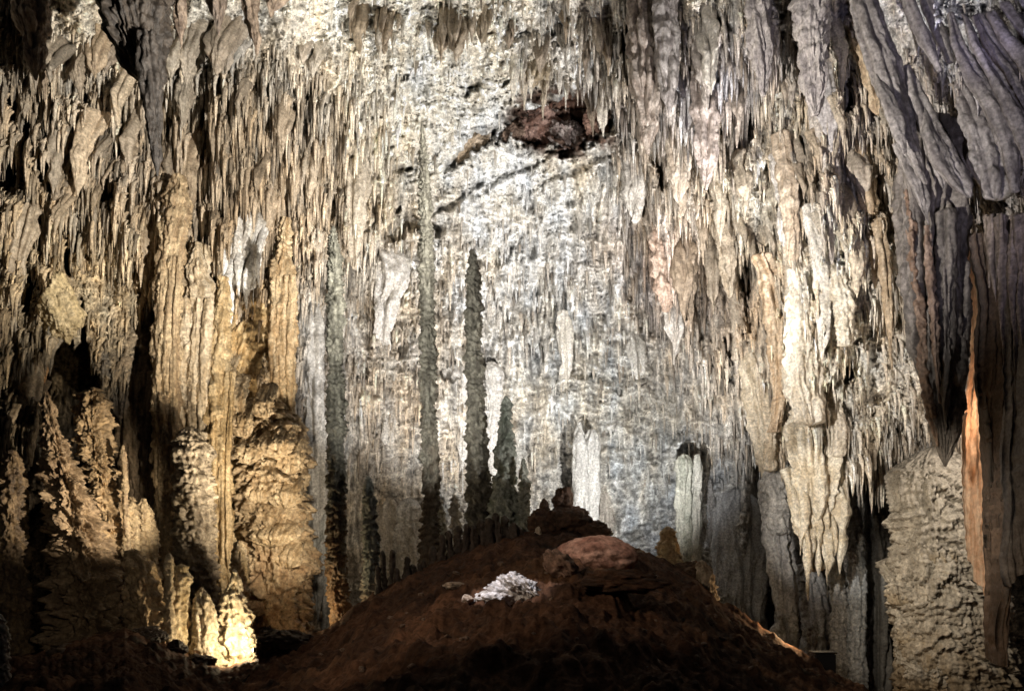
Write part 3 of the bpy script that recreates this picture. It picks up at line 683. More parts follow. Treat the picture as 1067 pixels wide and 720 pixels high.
stalagmite('slumped brown stalagmite at the edge of the lamp light', [(138,574,5),(144,584,11),(150,610,16),(152,640,20),(152,690,24)], 24.6, (.24,.17,.10), (.44,.33,.20), terr=3, period=10, lump=.3, ls=9, jit=1)
stalagmite('dark stalagmite with a lit notch at the far left edge', [(12,470,4),(14,482,9),(14,500,10),(12,560,14),(10,700,20)], 25, (.08,.055,.035), (.2,.14,.08), terr=3, period=14)
stalagmite('pale stalagmite cut by the left margin low down', [(-2,640,3),(0,650,6),(1,680,8),(2,760,10)], 14, (.2,.17,.14), (.34,.3,.25), terr=3, period=14)

# curtains and columns on the back wall
def curtain(label, pts, depth, c1, c2, name='drapery', cat='drapery', parts=None, mat=None, **kw):
    c1, c2, parts = toned(pts, depth, c1, c2, parts)
    depth = embed(pts, depth, kw)
    kw.setdefault('flute', 1.3); kw.setdefault('fw', 4); kw.setdefault('dy', .5); kw.setdefault('back', 1.0)
    if not parts:
        return body(name, label, cat, pts, depth, c1, c2, hang=True, mat=mat, **kw)
    t = empty(name, at(pts[0][0], pts[0][1], depth), label, cat)
    body('sheet', None, None, pts, depth, c1, c2, parent=t, mat=mat, **kw)
    for (pname, pp, dd, a, b) in parts:
        body(pname, None, None, pp, depth+dd, a, b, parent=t, mat=mat, **kw)
    return t
def tips(lst, name='stalactite_tip', dd=-.3, a=None, b=None, L=None):
    return [(name, [(u, v0, w), (u, v0+(v1-v0)*.5, w*.75), (u, v1, .5)], dd, a, b) for u, v0, v1, w in lst]

curtain('white fluted curtain below the dark alcove, behind the thick dark stalagmite', [(478,384,20),(480,390,27),(479,410,26),(478,440,24),(478,470,20),(478,500,10)], 45.2, WHT1, WHT2,
        parts=tips([(462,430,505,5),(470,430,492,4),(482,430,515,6),(491,440,498,4)], a=WHT1, b=WHT2, dd=-.8))
mass('column', 'white stacked column of drum segments between thick dark and conical stalagmites', 'column', [(512,378,4),(514,388,10),(515,402,9),(516,430,8),(514,460,7.5),(513,500,8),(513,545,8)], 44.0, (.62,.60,.57), (.78,.76,.74), terr=1.8, period=15, flute=.4, fw=3, jit=.1)
mass('column', 'pale striped column segment left of the tallest stalagmite', 'column', [(395,268,5),(395,290,4),(396,310,6.5),(397,330,6),(397,356,3),(398,380,1)], 42.5, (.56,.55,.54), (.74,.73,.72), terr=1.4, period=9, jit=.1)
curtain('white fluted curtain on the left rim of the back wall', [(397,262,14),(402,270,20),(408,290,18),(402,320,12),(398,370,5),(397,410,1)], 43.2, (.56,.54,.51), (.76,.74,.72))
curtain('white dripping curtain with long pointed fingers above the orange columns', [(252,214,15),(252,232,22),(251,262,21),(251,290,15),(250,320,4)], 35.3, (.50,.45,.38), (.76,.73,.68),
        parts=tips([(240,250,344,6),(249,250,310,4.5),(257,250,322,5),(264,240,318,4),(233,240,300,4),(270,240,300,4)], a=(.60,.57,.52), b=(.8,.78,.74), dd=-.7))
curtain('grey white drapery folds on the wall left of the slender dark green stalagmite', [(316,300,8),(322,340,14),(324,400,14),(326,440,12),(330,520,9),(330,560,3)], 38.5, (.44,.43,.41), (.66,.65,.63), dy=.6)
curtain('grey dripping curtain behind the foot of the slender dark green stalagmite', [(322,470,10),(326,500,15),(326,560,15),(324,600,9),(322,640,3)], 37.6, (.30,.30,.28), (.52,.52,.50), dy=.6,
        parts=tips([(316,560,632,5),(331,560,650,6)], a=(.32,.32,.3), b=(.56,.55,.53), dd=-.4))
mass('column', 'pale grey column standing right behind the slender dark green stalagmite', 'column', [(342,520,6),(343,560,7),(344,620,8),(345,690,9)], 36.8, (.4,.4,.38), (.6,.59,.56), flute=1, fw=4)
mass('flowstone', 'banded flowstone block under a dark ledge behind the crest row', 'flowstone', [(404,524,18),(404,530,30),(404,560,29),(404,620,30)], 40, (.36,.31,.25), (.56,.51,.44), flute=1.2, fw=5, dy=.5)
mass('flowstone', 'whiter flowstone panel right of the banded block, left of the tallest foot', 'flowstone', [(424,522,8),(426,530,15),(427,570,15),(428,620,16)], 39.2, (.50,.48,.45), (.70,.68,.65), flute=.6, fw=4, terr=1.5, dy=.5)
t = empty('column', at(612, 560, 44), 'white pair of fluted columns joined at the back wall, right of the mound top', 'column')
body('shaft', None, None, [(604,440,3),(605,460,8),(605,500,8),(606,560,9)], 44.2, (.50,.49,.47), (.66,.65,.62), parent=t, flute=1, fw=4)
body('shaft', None, None, [(617,448,3),(616,462,8),(616,500,7.5),(615,560,8)], 44.0, (.50,.49,.47), (.66,.65,.62), parent=t, flute=1, fw=4)
mass('column', 'dim brown fluted column in shadow right of the white pair', 'column', [(629,450,5),(629,480,9),(630,540,9),(630,600,10)], 45, (.22,.18,.14), (.36,.31,.25), flute=1, fw=5)  # dark colour carries the shadow beside the white pair
t = empty('column', at(716, 600, 42), 'greenish white twin column with a mushroom top at right of the back wall', 'column')
body('shaft', None, None, [(712,474,4),(712,479,9),(713,486,10),(713,500,8),(711,540,8),(712,600,9)], 42, (.32,.33,.28), (.50,.50,.44), parent=t, flute=.9, fw=4, terr=1, period=16)
body('shaft', None, None, [(727,474,3),(727,490,6),(724,530,6),(722,600,8)], 42.2, (.36,.36,.32), (.54,.53,.48), parent=t, flute=.9, fw=4)
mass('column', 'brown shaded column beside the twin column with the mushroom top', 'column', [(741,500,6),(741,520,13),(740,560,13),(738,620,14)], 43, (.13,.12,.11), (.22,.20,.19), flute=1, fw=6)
mass('flowstone', 'cracked smooth grey flowstone wall panel above the lit path edge', 'flowstone', [(772,515,18),(772,530,26),(770,580,28),(768,640,30),(768,700,32)], 42.5, (.27,.28,.30), (.40,.41,.43), flute=.5, fw=9, lump=.1, ls=24, dy=.5)
t = empty('column', at(814, 700, 36), 'tall ribbed grey column at right, left of the pale hanging drapery', 'column')
body('shaft', None, None, [(806,500,12),(808,520,15),(811,560,14),(815,600,13),(817,640,12),(818,710,13)], 36, (.26,.25,.25), (.42,.41,.40), parent=t, flute=.9, fw=7, terr=1.6, period=22)
body('terraced_crown', None, None, [(806,490,8),(807,500,14),(810,530,14),(812,556,11)], 35.6, (.28,.27,.26), (.46,.44,.42), parent=t, terr=3, period=11)
# pale hanging drapery of the right side
curtain('large cream fluted drapery with two pointed tips hanging at the right over the dark gap', [(850,420,12),(851,446,24),(852,478,30),(852,505,31),(852,530,28),(851,555,21),(849,577,12),(846,594,7)], 33.0, CRM1, CRM2, dy=.7, flute=1.6, fw=6,
        parts=tips([(834,490,578,8),(842,520,626,8),(853,500,600,7),(862,530,622,8),(875,480,598,8),(868,520,584,6)], a=CRM1, b=CRM2, dd=-.6))
mass('column', 'pale grey terraced column directly behind the cream drapery tips', 'column', [(874,560,6),(874,600,9),(875,640,9),(876,720,10)], 35, (.30,.29,.28), (.46,.45,.43), terr=1.6, period=8)
mass('column', 'slim grey terraced column on the left edge of the black gap', 'column', [(892,505,5),(893,540,8),(893,600,8.5),(893,660,9),(893,730,10)], 34.5, (.27,.28,.29), (.42,.43,.44), terr=1.6, period=8, flute=.5, fw=4)
mass('column', 'grey squat drip column in the back between ribbed column and drapery tips', 'column', [(846,590,10),(848,606,15),(850,650,15),(852,720,16)], 37.5, (.26,.25,.25), (.38,.37,.37), terr=2, period=14, flute=.8, fw=5)
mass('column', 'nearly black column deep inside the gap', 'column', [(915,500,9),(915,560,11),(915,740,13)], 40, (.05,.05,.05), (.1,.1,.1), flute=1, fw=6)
# flowstone on the lower right
t = empty('flowstone', at(985, 740, 29), 'huge beige flowstone with rippled terraces in the lower right, right of the black gap', 'flowstone')
body('terraced_mass', None, None, [(988,472,18),(986,482,36),(984,492,46),(986,505,50),(984,520,48),(986,545,53),(983,570,51),(988,590,57),(986,605,54),(990,625,59),(989,650,56),(994,690,60),(998,740,62)], 29, (.30,.27,.225), (.44,.40,.34), parent=t, back=1.0, terr=7, period=17, jit=.6, tw=3.4, lump=.06, ls=26, dy=.6, flute=.5, fw=2.6, c3=(.23,.18,.12), tdark=.15, fringe_amp=3.2)
for (u, v, w, h) in [(945,602,20,26),(985,566,24,24),(1008,604,24,24),(960,640,24,30),(1000,650,32,28),(985,690,40,28)]:
    body('drip_fringe', None, None, [(u,v-16,w*.8),(u,v-4,w*1.0),(u,v+h*.4,w*1.02),(u,v+h*.85,w*1.0),(u,v+h,w*.9)], 29-.8+.012*abs(u-985), (.30,.27,.225), (.44,.40,.34), parent=t, flute=.6, fw=3, terr=4, period=9, dy=.25, jit=.8, tw=4, c3=(.34,.28,.2), back=1.2, fringe_amp=3)
# far right draperies
t = empty('drapery', at(975, 150, 24.5), 'great dark pointed drapery with russet edges hanging in front of the flowstone', 'drapery')
body('sheet', None, None, [(975,130,26),(972,180,34),(972,230,36),(974,280,33),(977,340,27),(980,390,20),(983,440,11),(985,486,1)], 24.5, (.085,.072,.062), (.19,.165,.145), parent=t, flute=1.6, fw=9, dy=.5, lump=.12, ls=26)
body('russet_edge', None, None, [(945,200,4),(950,250,5),(956,320,5),(962,380,5),(970,430,4),(977,465,1)], 24.35, (.13,.08,.052), (.23,.16,.115), parent=t, flute=.8, fw=3, lump=.5, ls=6)
body('russet_edge', None, None, [(966,236,3),(970,300,4),(974,360,3.5),(980,420,1.5)], 23.9, (.13,.085,.06), (.25,.18,.14), parent=t, flute=.8, fw=3, lump=.5, ls=6)
body('rib', None, None, [(985,220,7),(986,280,8),(987,340,7),(986,400,4),(985,440,1)], 23.95, (.07,.06,.052), (.15,.13,.115), parent=t, flute=1, fw=6)
body('rib', None, None, [(1000,210,5),(1001,260,7),(1003,330,6),(1002,372,4),(994,420,1)], 24.2, (.07,.06,.052), (.15,.13,.115), parent=t, flute=1, fw=6, lump=.3)

def sheet(name, label, cat, left, right, depth_l, depth_r, c1, c2, mat=None, parent=None, thick=.12, fold=.1, nf=3, seed=1, nu=60, hang=True):
    """a thin hanging sheet between two edge lines [(u, v)...] top to bottom, with vertical folds and real thickness"""
    l = np.array(left, float); r = np.array(right, float)
    nv = int(max(l[-1, 1]-l[0, 1], r[-1, 1]-r[0, 1])/1.6)
    t = np.linspace(0, 1, nv)
    def curve(a):
        k = (a[:, 1]-a[0, 1])/(a[-1, 1]-a[0, 1]); return np.interp(t, k, a[:, 0]), np.interp(t, k, a[:, 1])
    lu, lv = curve(l); ru, rv = curve(r)
    a = np.linspace(0, 1, nu)
    A, T = np.meshgrid(a, t)
    d = depth_l*(1-A) + depth_r*A
    U = lu[:, None]*(1-A)+ru[:, None]*A; V = lv[:, None]*(1-A)+rv[:, None]*A
    U = U + 1.2*pn(V/9, A*3, seed)
    V = V + sst(.9, 1, T)*6*pn(U/4, 0*U, seed+.5)
    d0 = d + fold*(np.sin(A*nf*6.28+1.5*pn(V/90, A*2, seed)) + .8*pn(A*nf*4, V/70, seed) + .3*pn(A*nf*13, V/60, seed))
    s = d0/FPX
    P1 = np.stack([(U-HU)/FPX*d, d0, CZ+(HV-V)/FPX*d], -1)
    P2 = P1 + np.array([0, thick, 0])
    base = np.array(parent.location) if parent is not None else at(l[0, 0], l[0, 1], depth_l)
    n = nv*nu
    F1 = grid_faces(nv, nu); F2 = F1[:, ::-1]+n
    i = np.arange(nv-1); j = np.arange(nu-1)
    E = [np.stack([i*nu, n+i*nu, n+(i+1)*nu, (i+1)*nu], -1)[:, ::-1], np.stack([i*nu+nu-1, n+i*nu+nu-1, n+(i+1)*nu+nu-1, (i+1)*nu+nu-1], -1),
         np.stack([j, n+j, n+j+1, j+1], -1), np.stack([(nv-1)*nu+j, n+(nv-1)*nu+j, n+(nv-1)*nu+j+1, (nv-1)*nu+j+1], -1)[:, ::-1]]
    k = np.clip(.5+.8*pn(A*nf*6+3, V/120, seed)+.5*fbm(U/8, V/30, seed, 3), 0, 1)[..., None]
    col = np.array(c1)*(1-k)+np.array(c2)*k
    me = make_mesh(name, np.vstack([P1.reshape(-1, 3), P2.reshape(-1, 3)])-base, np.vstack([F1, F2]+E), np.vstack([col.reshape(-1, 3)]*2))
    o = link(name, me, mat or M_DRIP, base, parent)
    if parent is None: tag(o, label, cat)
    elif label: o['label'] = label
    return o
t = empty('translucent_drapery', at(1016, 250, 26), 'glowing orange translucent drapery with white striped edge beside the dark slab', 'drapery')
sheet('orange_sheet', None, None, [(1009,250),(1011,330),(1012,375),(1003,440),(1004,500),(1008,582)], [(1022,250),(1024,330),(1026,420),(1028,500),(1031,560),(1036,640)], 26.4, 25.2, (.62,.40,.26), (.82,.66,.52), mat=M_CURT, parent=t, thick=.06, fold=.06, nf=3)
sheet('white_border', None, None, [(1002,430),(1004,500),(1007,560),(1009,580)], [(1008,430),(1010,500),(1013,560),(1016,582)], 26.6, 26.3, (.74,.66,.58), (.82,.78,.72), mat=M_CURT, parent=t, thick=.08, fold=.05, nf=2, nu=20)
body('beaded_edge', None, None, [(1014,230,1.6),(1020,300,2),(1024,380,2.2),(1028,470,2.2),(1033,560,2.2),(1038,640,1.8)], 24.9, (.50,.34,.24), (.7,.58,.48), parent=t, lump=.7, ls=4)
t = empty('drapery', at(1048, 230, 23.5), 'dark brown hanging slab of drapery at the right margin reaching almost to the floor', 'drapery')
sheet('front_slab', None, None, [(1018,240),(1026,330),(1030,430),(1034,540),(1040,688)], [(1056,240),(1054,330),(1052,430),(1051,560),(1046,692)], 23.4, 22.6, (.05,.033,.024), (.10,.068,.05), parent=t, thick=.35, fold=.22, nf=2, seed=3)
sheet('rear_slab', None, None, [(1050,230),(1054,400),(1052,540),(1058,610)], [(1092,230),(1092,400),(1092,500),(1092,560)], 22.2, 21, (.08,.07,.068), (.15,.135,.13), parent=t, thick=.35, fold=.2, nf=2, seed=4)
for (u, v0, v1, w, d) in [(1036,225,315,5,22.4),(1044,225,380,6,22.0),(1056,225,420,6,21.6),(1064,225,360,6,21.2),(1029,225,300,3,22.8)]:
    body('stalactite_tip', None, None, [(u,v0,w),(u+1,v0+(v1-v0)*.6,w*.7),(u+2,v1,.6)], d, (.15,.12,.10), (.27,.22,.19), parent=t, flute=1, fw=5)
# slanting folds of the upper right: thick rippled folds
FO = [
 ('broad smooth lilac grey drapery fold slanting down from the roof, left of the violet patch', [(893,-40,14),(906,20,19),(920,65,20),(934,110,15),(950,155,10),(966,192,3)], 23.6, .6),
 ('leaf shaped drapery fold hanging lowest among the slanting grey folds', [(972,112,4),(975,140,12),(985,172,16),(1000,194,12),(1010,206,3)], 22.6, .5),
 ('wide dark grey drapery panel behind the black diagonal crevice', [(1008,84,8),(1018,110,20),(1030,150,27),(1038,185,26),(1040,206,14)], 23.2, .4),
 ('longest rippled drapery fold crossing diagonally above the black crevice', [(997,14,5),(1001,46,8),(1016,84,11),(1036,116,12),(1050,150,11),(1058,200,4)], 21.6, .7),
 ('rippled drapery fold second from the longest one toward the right margin', [(1011,16,5),(1020,48,8),(1040,88,10),(1062,128,11),(1078,175,6)], 21.3, .7),
 ('rippled drapery fold third from the longest one toward the right margin', [(1025,16,5),(1036,46,7),(1056,80,9),(1076,118,10),(1088,150,6)], 21.0, .7),
 ('short rippled drapery fold at the right margin above the third one', [(1040,14,5),(1052,42,7),(1072,68,8),(1088,98,8)], 20.7, .7),
 ('topmost short ribbed drapery fold in the upper right corner', [(1053,6,5),(1066,32,7),(1084,54,8),(1096,70,8)], 20.4, .7),
 ('narrow drapery rib left of the violet patch, uppermost of two', [(944,-30,6),(952,10,7),(966,44,7),(980,74,3)], 23.0, .8),
 ('narrow drapery rib left of the violet patch, lower of two', [(958,-30,6),(968,10,6),(980,36,6),(991,66,3)], 22.8, .8),
 ('broken brown drapery fold with a dark cavity beside the broad lilac grey fold', [(918,70,5),(924,100,9),(934,130,10),(942,160,5)], 23.2, .6),
 ('pointed brown drapery tongue under the broken fold', [(942,150,7),(952,180,10),(960,206,8),(968,234,1)], 23.6, .6),
 ('grey drapery fold between leaf shaped fold and broad lilac grey fold', [(952,70,5),(958,100,9),(966,130,9),(975,165,8),(984,196,3)], 23.4, .6)]
for i, (lab, pts, d, dy) in enumerate(FO):
    body('drapery_fold', lab, 'drapery fold', [(a, b, c*.9) for a, b, c in pts], d+(.35 if i % 2 else -.1), (.15,.132,.122), (.265,.24,.222), hang=True, dy=dy, lump=.14, ls=16, flute=.5, fw=7, fringe_amp=0, skin=.8, back=.3)
# columns on the right mass
RC = [
 ('column', 'bright white pillar in the middle of the pale right wall', [(852,215,6),(855,250,9),(857,300,9),(858,340,7),(857,372,3)], 32.0, (.68,.63,.55), (.82,.78,.72), dict(flute=1, fw=4)),
 ('column', 'domed terraced stump right of the bright white pillar', [(877,276,4),(878,284,11),(879,300,12),(880,330,10),(881,360,6)], 32.6, (.60,.52,.40), (.76,.70,.59), dict(terr=2, period=11, flute=.5, fw=4)),
 ('column', 'orange brown ribbed column on the left flank of the right mass', [(800,268,10),(808,290,11),(811,350,10),(812,400,9),(808,450,6)], 36.5, (.42,.30,.19), (.60,.48,.35), dict(flute=1, fw=5, terr=1.5, period=18)),
 ('column', 'long thin tan rib beside the orange brown ribbed column', [(824,180,6),(825,240,7),(824,310,5),(824,350,2)], 33, (.42,.33,.24), (.58,.49,.38), dict(flute=1, fw=4)),
 ('column', 'short terraced stalagmite stuck on the ledge of the pale right wall', [(872,408,3),(873,416,6),(874,440,7),(874,475,6)], 33, (.56,.49,.39), (.74,.67,.57), dict(terr=1.6, period=9, flute=.6, fw=3)),
 ('column', 'banded tan column above the ledge left of the pale right wall', [(800,392,3),(801,400,7),(802,430,8),(803,490,7)], 37.5, (.52,.42,.30), (.72,.63,.50), dict(terr=1.4, period=10, flute=.6, fw=4)),
 ('column', 'dark banded column in the recess left of the orange brown ribbed column', [(769,302,3),(770,310,6),(770,340,7),(769,375,6)], 39.5, (.30,.26,.21), (.46,.41,.34), dict(terr=1.6, period=8)),
]
for nm, lab, pts, d, c1, c2, kw in RC:
    mass(nm, lab, 'column', pts, d, c1, c2, **kw)
curtain('pale fan shaped drapery flaring below the orange brown ribbed column', [(790,370,8),(792,385,16),(796,420,18),(800,460,15),(803,500,8)], 38, (.50,.42,.31), (.70,.62,.50), dy=.7, flute=1.4)
curtain('cream fluted drapery apron left of the bright white pillar', [(838,250,10),(838,300,16),(836,350,19),(838,400,20),(845,440,14)], 33.5, (.58,.50,.39), (.76,.70,.60), dy=.6, flute=1.2)
curtain('white pointed drapery below the red patch on the right of the back wall', [(703,300,8),(703,315,11),(703,345,8),(702,380,1)], 42.5, (.60,.55,.50), (.78,.75,.71))
mass('flowstone', 'rust red stained flowstone patch high at right of the back wall', 'flowstone', [(691,235,7),(692,250,13),(693,280,14),(694,305,11),(694,325,4)], 43.2, (.38,.25,.18), (.52,.41,.33), lump=.3, ls=8, dy=.4)
curtain('white hanging drapery strip in the middle of the back wall', [(590,325,5),(589,350,8),(588,400,5),(588,432,1)], 45.6, (.62,.57,.48), (.78,.74,.68))
curtain('small white curtain fringe right of centre on the back wall', [(664,350,6),(664,362,11),(664,385,9),(665,400,3)], 44.6, (.58,.55,.50), (.76,.74,.70))
curtain('white drapery strip below the shadow left of the tallest stalagmite', [(405,415,5),(405,440,8),(407,470,5),(408,490,1)], 42.2, (.58,.53,.46), (.76,.73,.68))

for lab, pts, d, c1, c2 in [
 ('bluish white fringe curtain at the top of the right mass, above the thick lilac stalactite', [(739,34,10),(739,50,13),(738,75,11),(737,100,3)], 33.5, (.50,.50,.53), (.70,.70,.74)),
 ('pale lilac curtain left of the thick lilac stalactite', [(715,62,7),(716,85,11),(716,115,8),(715,138,2)], 33.8, (.46,.43,.43), (.64,.61,.61)),
 ('white drapery with rounded shoulder and long trailing folds in the middle right mass', [(817,156,5),(818,170,13),(820,210,13),(822,250,11),(824,290,4)], 31.5, (.52,.48,.43), (.74,.70,.66)),
 ('grey lilac fluted drapery high in the right mass, left of the broad fold', [(868,66,10),(869,84,14),(868,120,13),(868,160,6)], 28.8, (.34,.31,.30), (.50,.47,.46)),
 ('pale long drapery strip under the grey lilac fluted one', [(868,140,6),(869,170,8),(869,210,7),(868,245,2)], 29.2, (.46,.42,.38), (.64,.60,.56)),
 ('thin white drapery strip left of the tan long stalactites', [(890,190,4),(891,215,6),(891,245,5),(892,275,1)], 29.8, (.58,.55,.50), (.76,.74,.70)),
 ('tan drapery with pale rim beside the broad lilac grey fold', [(903,30,7),(908,60,11),(912,90,9),(916,120,3)], 26.6, (.34,.25,.16), (.54,.43,.30)),
 ('tan fluted curtain on the shoulder left of the thick lilac stalactite', [(704,120,8),(706,150,12),(708,190,9),(709,225,2)], 35.0, (.38,.31,.24), (.54,.47,.39)),
 ('brown fluted curtain under the thick lilac stalactite', [(757,215,8),(758,240,12),(759,280,9),(760,310,2)], 37.0, (.36,.29,.21), (.54,.47,.37)),
 ('small white curtain above the pale patch of the right mass', [(789,146,5),(790,160,7),(790,178,5),(790,192,1)], 33.0, (.60,.57,.53), (.78,.76,.73)),
 ('tan fluted curtain on the dense left fringe above the white fingers', [(283,150,9),(284,180,14),(284,220,12),(285,262,3)], 34.5, (.36,.28,.19), (.52,.43,.31)),
 ('brown fluted curtain in the middle of the left fringe', [(190,130,8),(191,160,13),(192,200,11),(193,246,3)], 32.0, (.28,.21,.14), (.44,.35,.24)),
 ('tan fluted curtain at left below the huge dark stalactite', [(150,200,9),(151,225,14),(152,265,11),(152,310,3)], 31.5, (.34,.26,.17), (.50,.40,.27)),
 ('brown grey curtain at the left margin under the fringe', [(14,215,9),(15,240,14),(16,290,12),(16,345,4)], 28.8, (.32,.25,.17), (.48,.39,.28)),
 ('grey fluted curtain left of the diagonal cracks', [(368,150,7),(369,180,12),(369,230,10),(369,280,3)], 40.0, (.40,.34,.26), (.58,.51,.41)),
 ('grey fluted curtain right of the roof hollow', [(660,150,10),(660,170,15),(661,200,12),(661,232,3)], 41.0, (.34,.32,.29), (.54,.51,.47))]:
    curtain(lab, pts, d, c1, c2, flute=1.5, fw=3.5, dy=.7)

# big hanging stalactites --------------------------------------------------
def stalactite(label, pts, depth, c1, c2, group=None, **kw):
    kw.setdefault('flute', .9); kw.setdefault('fw', 5); kw.setdefault('lump', .17); kw.setdefault('wob', .6)
    if pts[0][1] < 5 and group is None:
        u0, v0, w0 = pts[0]; vt = v0
        while vt > -245 and wall_at(u0, vt) > depth: vt -= 5
        pts = [(u0, vt-12, w0*1.6), (u0, (vt+v0)/2, w0*1.25)] + list(pts); kw.setdefault('back', 0)
    elif group is None:
        m = pts[len(pts)//2]
        depth = min(wall_at(pts[0][0], pts[0][1]+8), wall_at(m[0], m[1])) - 1.1*pts[1][2]*depth/FPX; kw.setdefault('back', 2.2*pts[1][2]*depth/FPX)
    return body('stalactite', label, 'stalactite', pts, depth, c1, c2, group, hang=True, **kw)
t = empty('stalactite', at(146, -240, 22), 'huge dark stalactite hanging before the left fringe, thick and rough above, needle thin below', 'stalactite')
body('rough_root', None, None, [(140,-245,52),(140,-70,40),(141,-20,34),(142,20,31),(144,45,26),(150,70,19),(155,85,11)], 22.2, (.028,.022,.017), (.066,.052,.04), parent=t, lump=.2, ls=14, flute=.9, fw=6, fringe_amp=2)  # root and shaft darkened in colour to look unlit
body('shaft', None, None, [(156,40,13),(157,75,12),(159,100,10),(161,130,7),(163,160,4),(164,184,.8)], 21.6, (.028,.023,.019), (.062,.051,.042), parent=t, flute=.8, fw=5, lump=.15, fringe_amp=1)
SB = [
 ('broad brown stalactite at the top left corner with fluted sides', [(30,-30,20),(32,20,16),(35,55,10),(37,84,1.5)], 25, BRN1, BRN2),
 ('tan stalactite hanging below the pale roof patch at top left', [(98,34,10),(99,50,9),(99,68,5),(99,82,1)], 28, (.28,.21,.14), (.44,.34,.23)),
 ('thin dark stalactite just right of the huge dark one', [(187,-20,6),(188,20,5),(190,50,1)], 23, DRK2, BRN2),
 ('dark pointed stalactite hanging alone against the pale roof', [(226,-20,9),(227,8,8),(227,25,4),(227,38,.8)], 23, (.08,.06,.045), (.17,.13,.1)),
 ('brown stalactite with twin points left of the pale roof patch', [(262,-10,9),(263,20,8),(267,42,5),(268,58,1)], 26, BRN1, BRN2),
 ('brown lump stalactite at the right end of the pale roof patch', [(290,-20,14),(288,-4,10),(284,10,4),(282,18,1)], 26, BRN1, BRN2),
 ('fluted brown stalactite at the left of the central roof', [(372,8,9),(373,24,8),(374,40,4),(375,56,1)], 33, (.34,.26,.17), (.5,.4,.28)),
 ('pointed tan stalactite beside the fluted brown one of the central roof', [(399,14,10),(399,30,8),(399,46,4),(400,56,1)], 33.5, (.36,.27,.18), (.52,.42,.3)),
 ('broad tan stalactite with a ragged hem at the middle of the central roof', [(476,14,18),(477,26,14),(476,42,8),(475,64,1)], 34, (.36,.28,.19), (.54,.45,.34)),
 ('tan stalactite right beside the broad ragged one of the central roof', [(502,12,10),(502,26,7),(502,44,2)], 34, (.38,.3,.2), (.54,.45,.33)),
 ('golden stalactite on the left of the arch rim above the dark hollow', [(556,66,16),(556,78,12),(556,92,1)], 37, (.40,.31,.2), (.56,.46,.32)),
 ('large flat brown lilac stalactite on the right of the arch rim', [(672,-20,16),(672,40,19),(673,90,16),(674,130,10),(675,160,2)], 33, (.33,.26,.21), (.47,.40,.34)),
 ('smooth grey brown stalactite plate right of the arch rim', [(692,-10,14),(694,50,12),(696,90,8),(697,120,1)], 31.8, (.32,.28,.26), (.44,.40,.37)),
 ('thick dark lilac stalactite in the middle of the right fringe', [(738,60,13),(739,120,15),(738,160,11),(736,198,2)], 32, (.28,.23,.20), (.40,.34,.31)),
 ('lilac grey stalactite column at top right with a knobbly side', [(790,-20,14),(792,30,13),(795,70,9),(796,100,2)], 27.5, LIL1, LIL2),
 ('broad smooth lilac stalactite left of the slanting folds', [(845,-20,18),(846,40,17),(848,80,13),(850,120,4)], 26.5, LIL1, LIL2),
 ('long slim brown stalactite hanging over the pale right wall', [(921,230,7),(924,290,6),(928,340,4),(930,385,.8)], 28.5, (.30,.22,.14), (.46,.36,.25)),
 ('long fluted tan stalactite in the middle of the right mass', [(822,140,9),(824,200,10),(826,250,7),(826,330,1)], 30.2, (.42,.33,.24), (.58,.48,.37)),
 ('pale grey long stalactite left of the slim brown one', [(862,110,9),(864,170,10),(866,230,7),(867,275,1)], 29.5, (.42,.37,.33), (.58,.53,.48)),
 ('tan long stalactite below the cream patch at right', [(905,150,9),(908,210,9),(911,260,5),(912,300,1)], 28.4, (.38,.28,.18), (.54,.43,.3)),
 ('brown stalactite bunch tip left of the hollow with smooth cream rock', [(28,370,9),(30,410,9),(32,450,5),(32,486,1)], 26.6, (.40,.31,.2), (.56,.45,.31)),
 ('orange brown drip hanging from the smooth cream rock over the left hollow', [(45,375,3),(45,400,2.4),(45,424,.8)], 27, (.36,.2,.09), (.5,.3,.14)),
]
for lab, pts, d, c1, c2 in SB:
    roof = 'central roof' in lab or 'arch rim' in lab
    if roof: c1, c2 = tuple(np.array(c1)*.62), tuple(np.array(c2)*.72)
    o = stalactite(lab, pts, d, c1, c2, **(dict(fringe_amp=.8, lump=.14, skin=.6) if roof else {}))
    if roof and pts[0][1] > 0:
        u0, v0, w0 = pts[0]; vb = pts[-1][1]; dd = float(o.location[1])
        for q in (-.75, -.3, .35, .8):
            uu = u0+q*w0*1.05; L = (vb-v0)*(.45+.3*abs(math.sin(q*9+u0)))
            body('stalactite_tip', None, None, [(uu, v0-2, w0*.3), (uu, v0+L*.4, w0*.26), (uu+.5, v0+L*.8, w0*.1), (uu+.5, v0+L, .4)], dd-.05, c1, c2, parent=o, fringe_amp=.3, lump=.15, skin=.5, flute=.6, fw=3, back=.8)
rock('smooth cream rock bulge at the lip of the left hollow', 64, 322, 22, 32, 28.3, (.50,.38,.20), (.64,.50,.29), name='rock_bulge', cat='rock bulge', seed=61, rough=.35)
for lab, u, v, rx, ry, ti, c1, c2 in [
 ('biggest reddish brown boulder wedged in the roof hollow', 560, 132, 24, 19, -15, (.13,.065,.045), (.32,.21,.17)),
 ('greyish angular boulder in the middle of the roof hollow', 590, 140, 17, 13, 20, (.20,.15,.135), (.40,.34,.31)),
 ('dark red brown overhanging rock along the top of the roof hollow', 592, 108, 34, 10, 4, (.11,.055,.037), (.24,.14,.10)),
 ('brown boulder at the right end of the roof hollow', 622, 126, 15, 11, 30, (.13,.07,.05), (.30,.19,.14)),
 ('brown wedge of rock at the left end of the roof hollow', 535, 138, 14, 8, -40, (.08,.05,.035), (.22,.15,.11))]:
    rock(lab, u, v, rx, ry, wall_at(u, v)-.35*rx*44/FPX, c1, c2, rough=.5, cut=.85, tilt=ti, rz=.7)
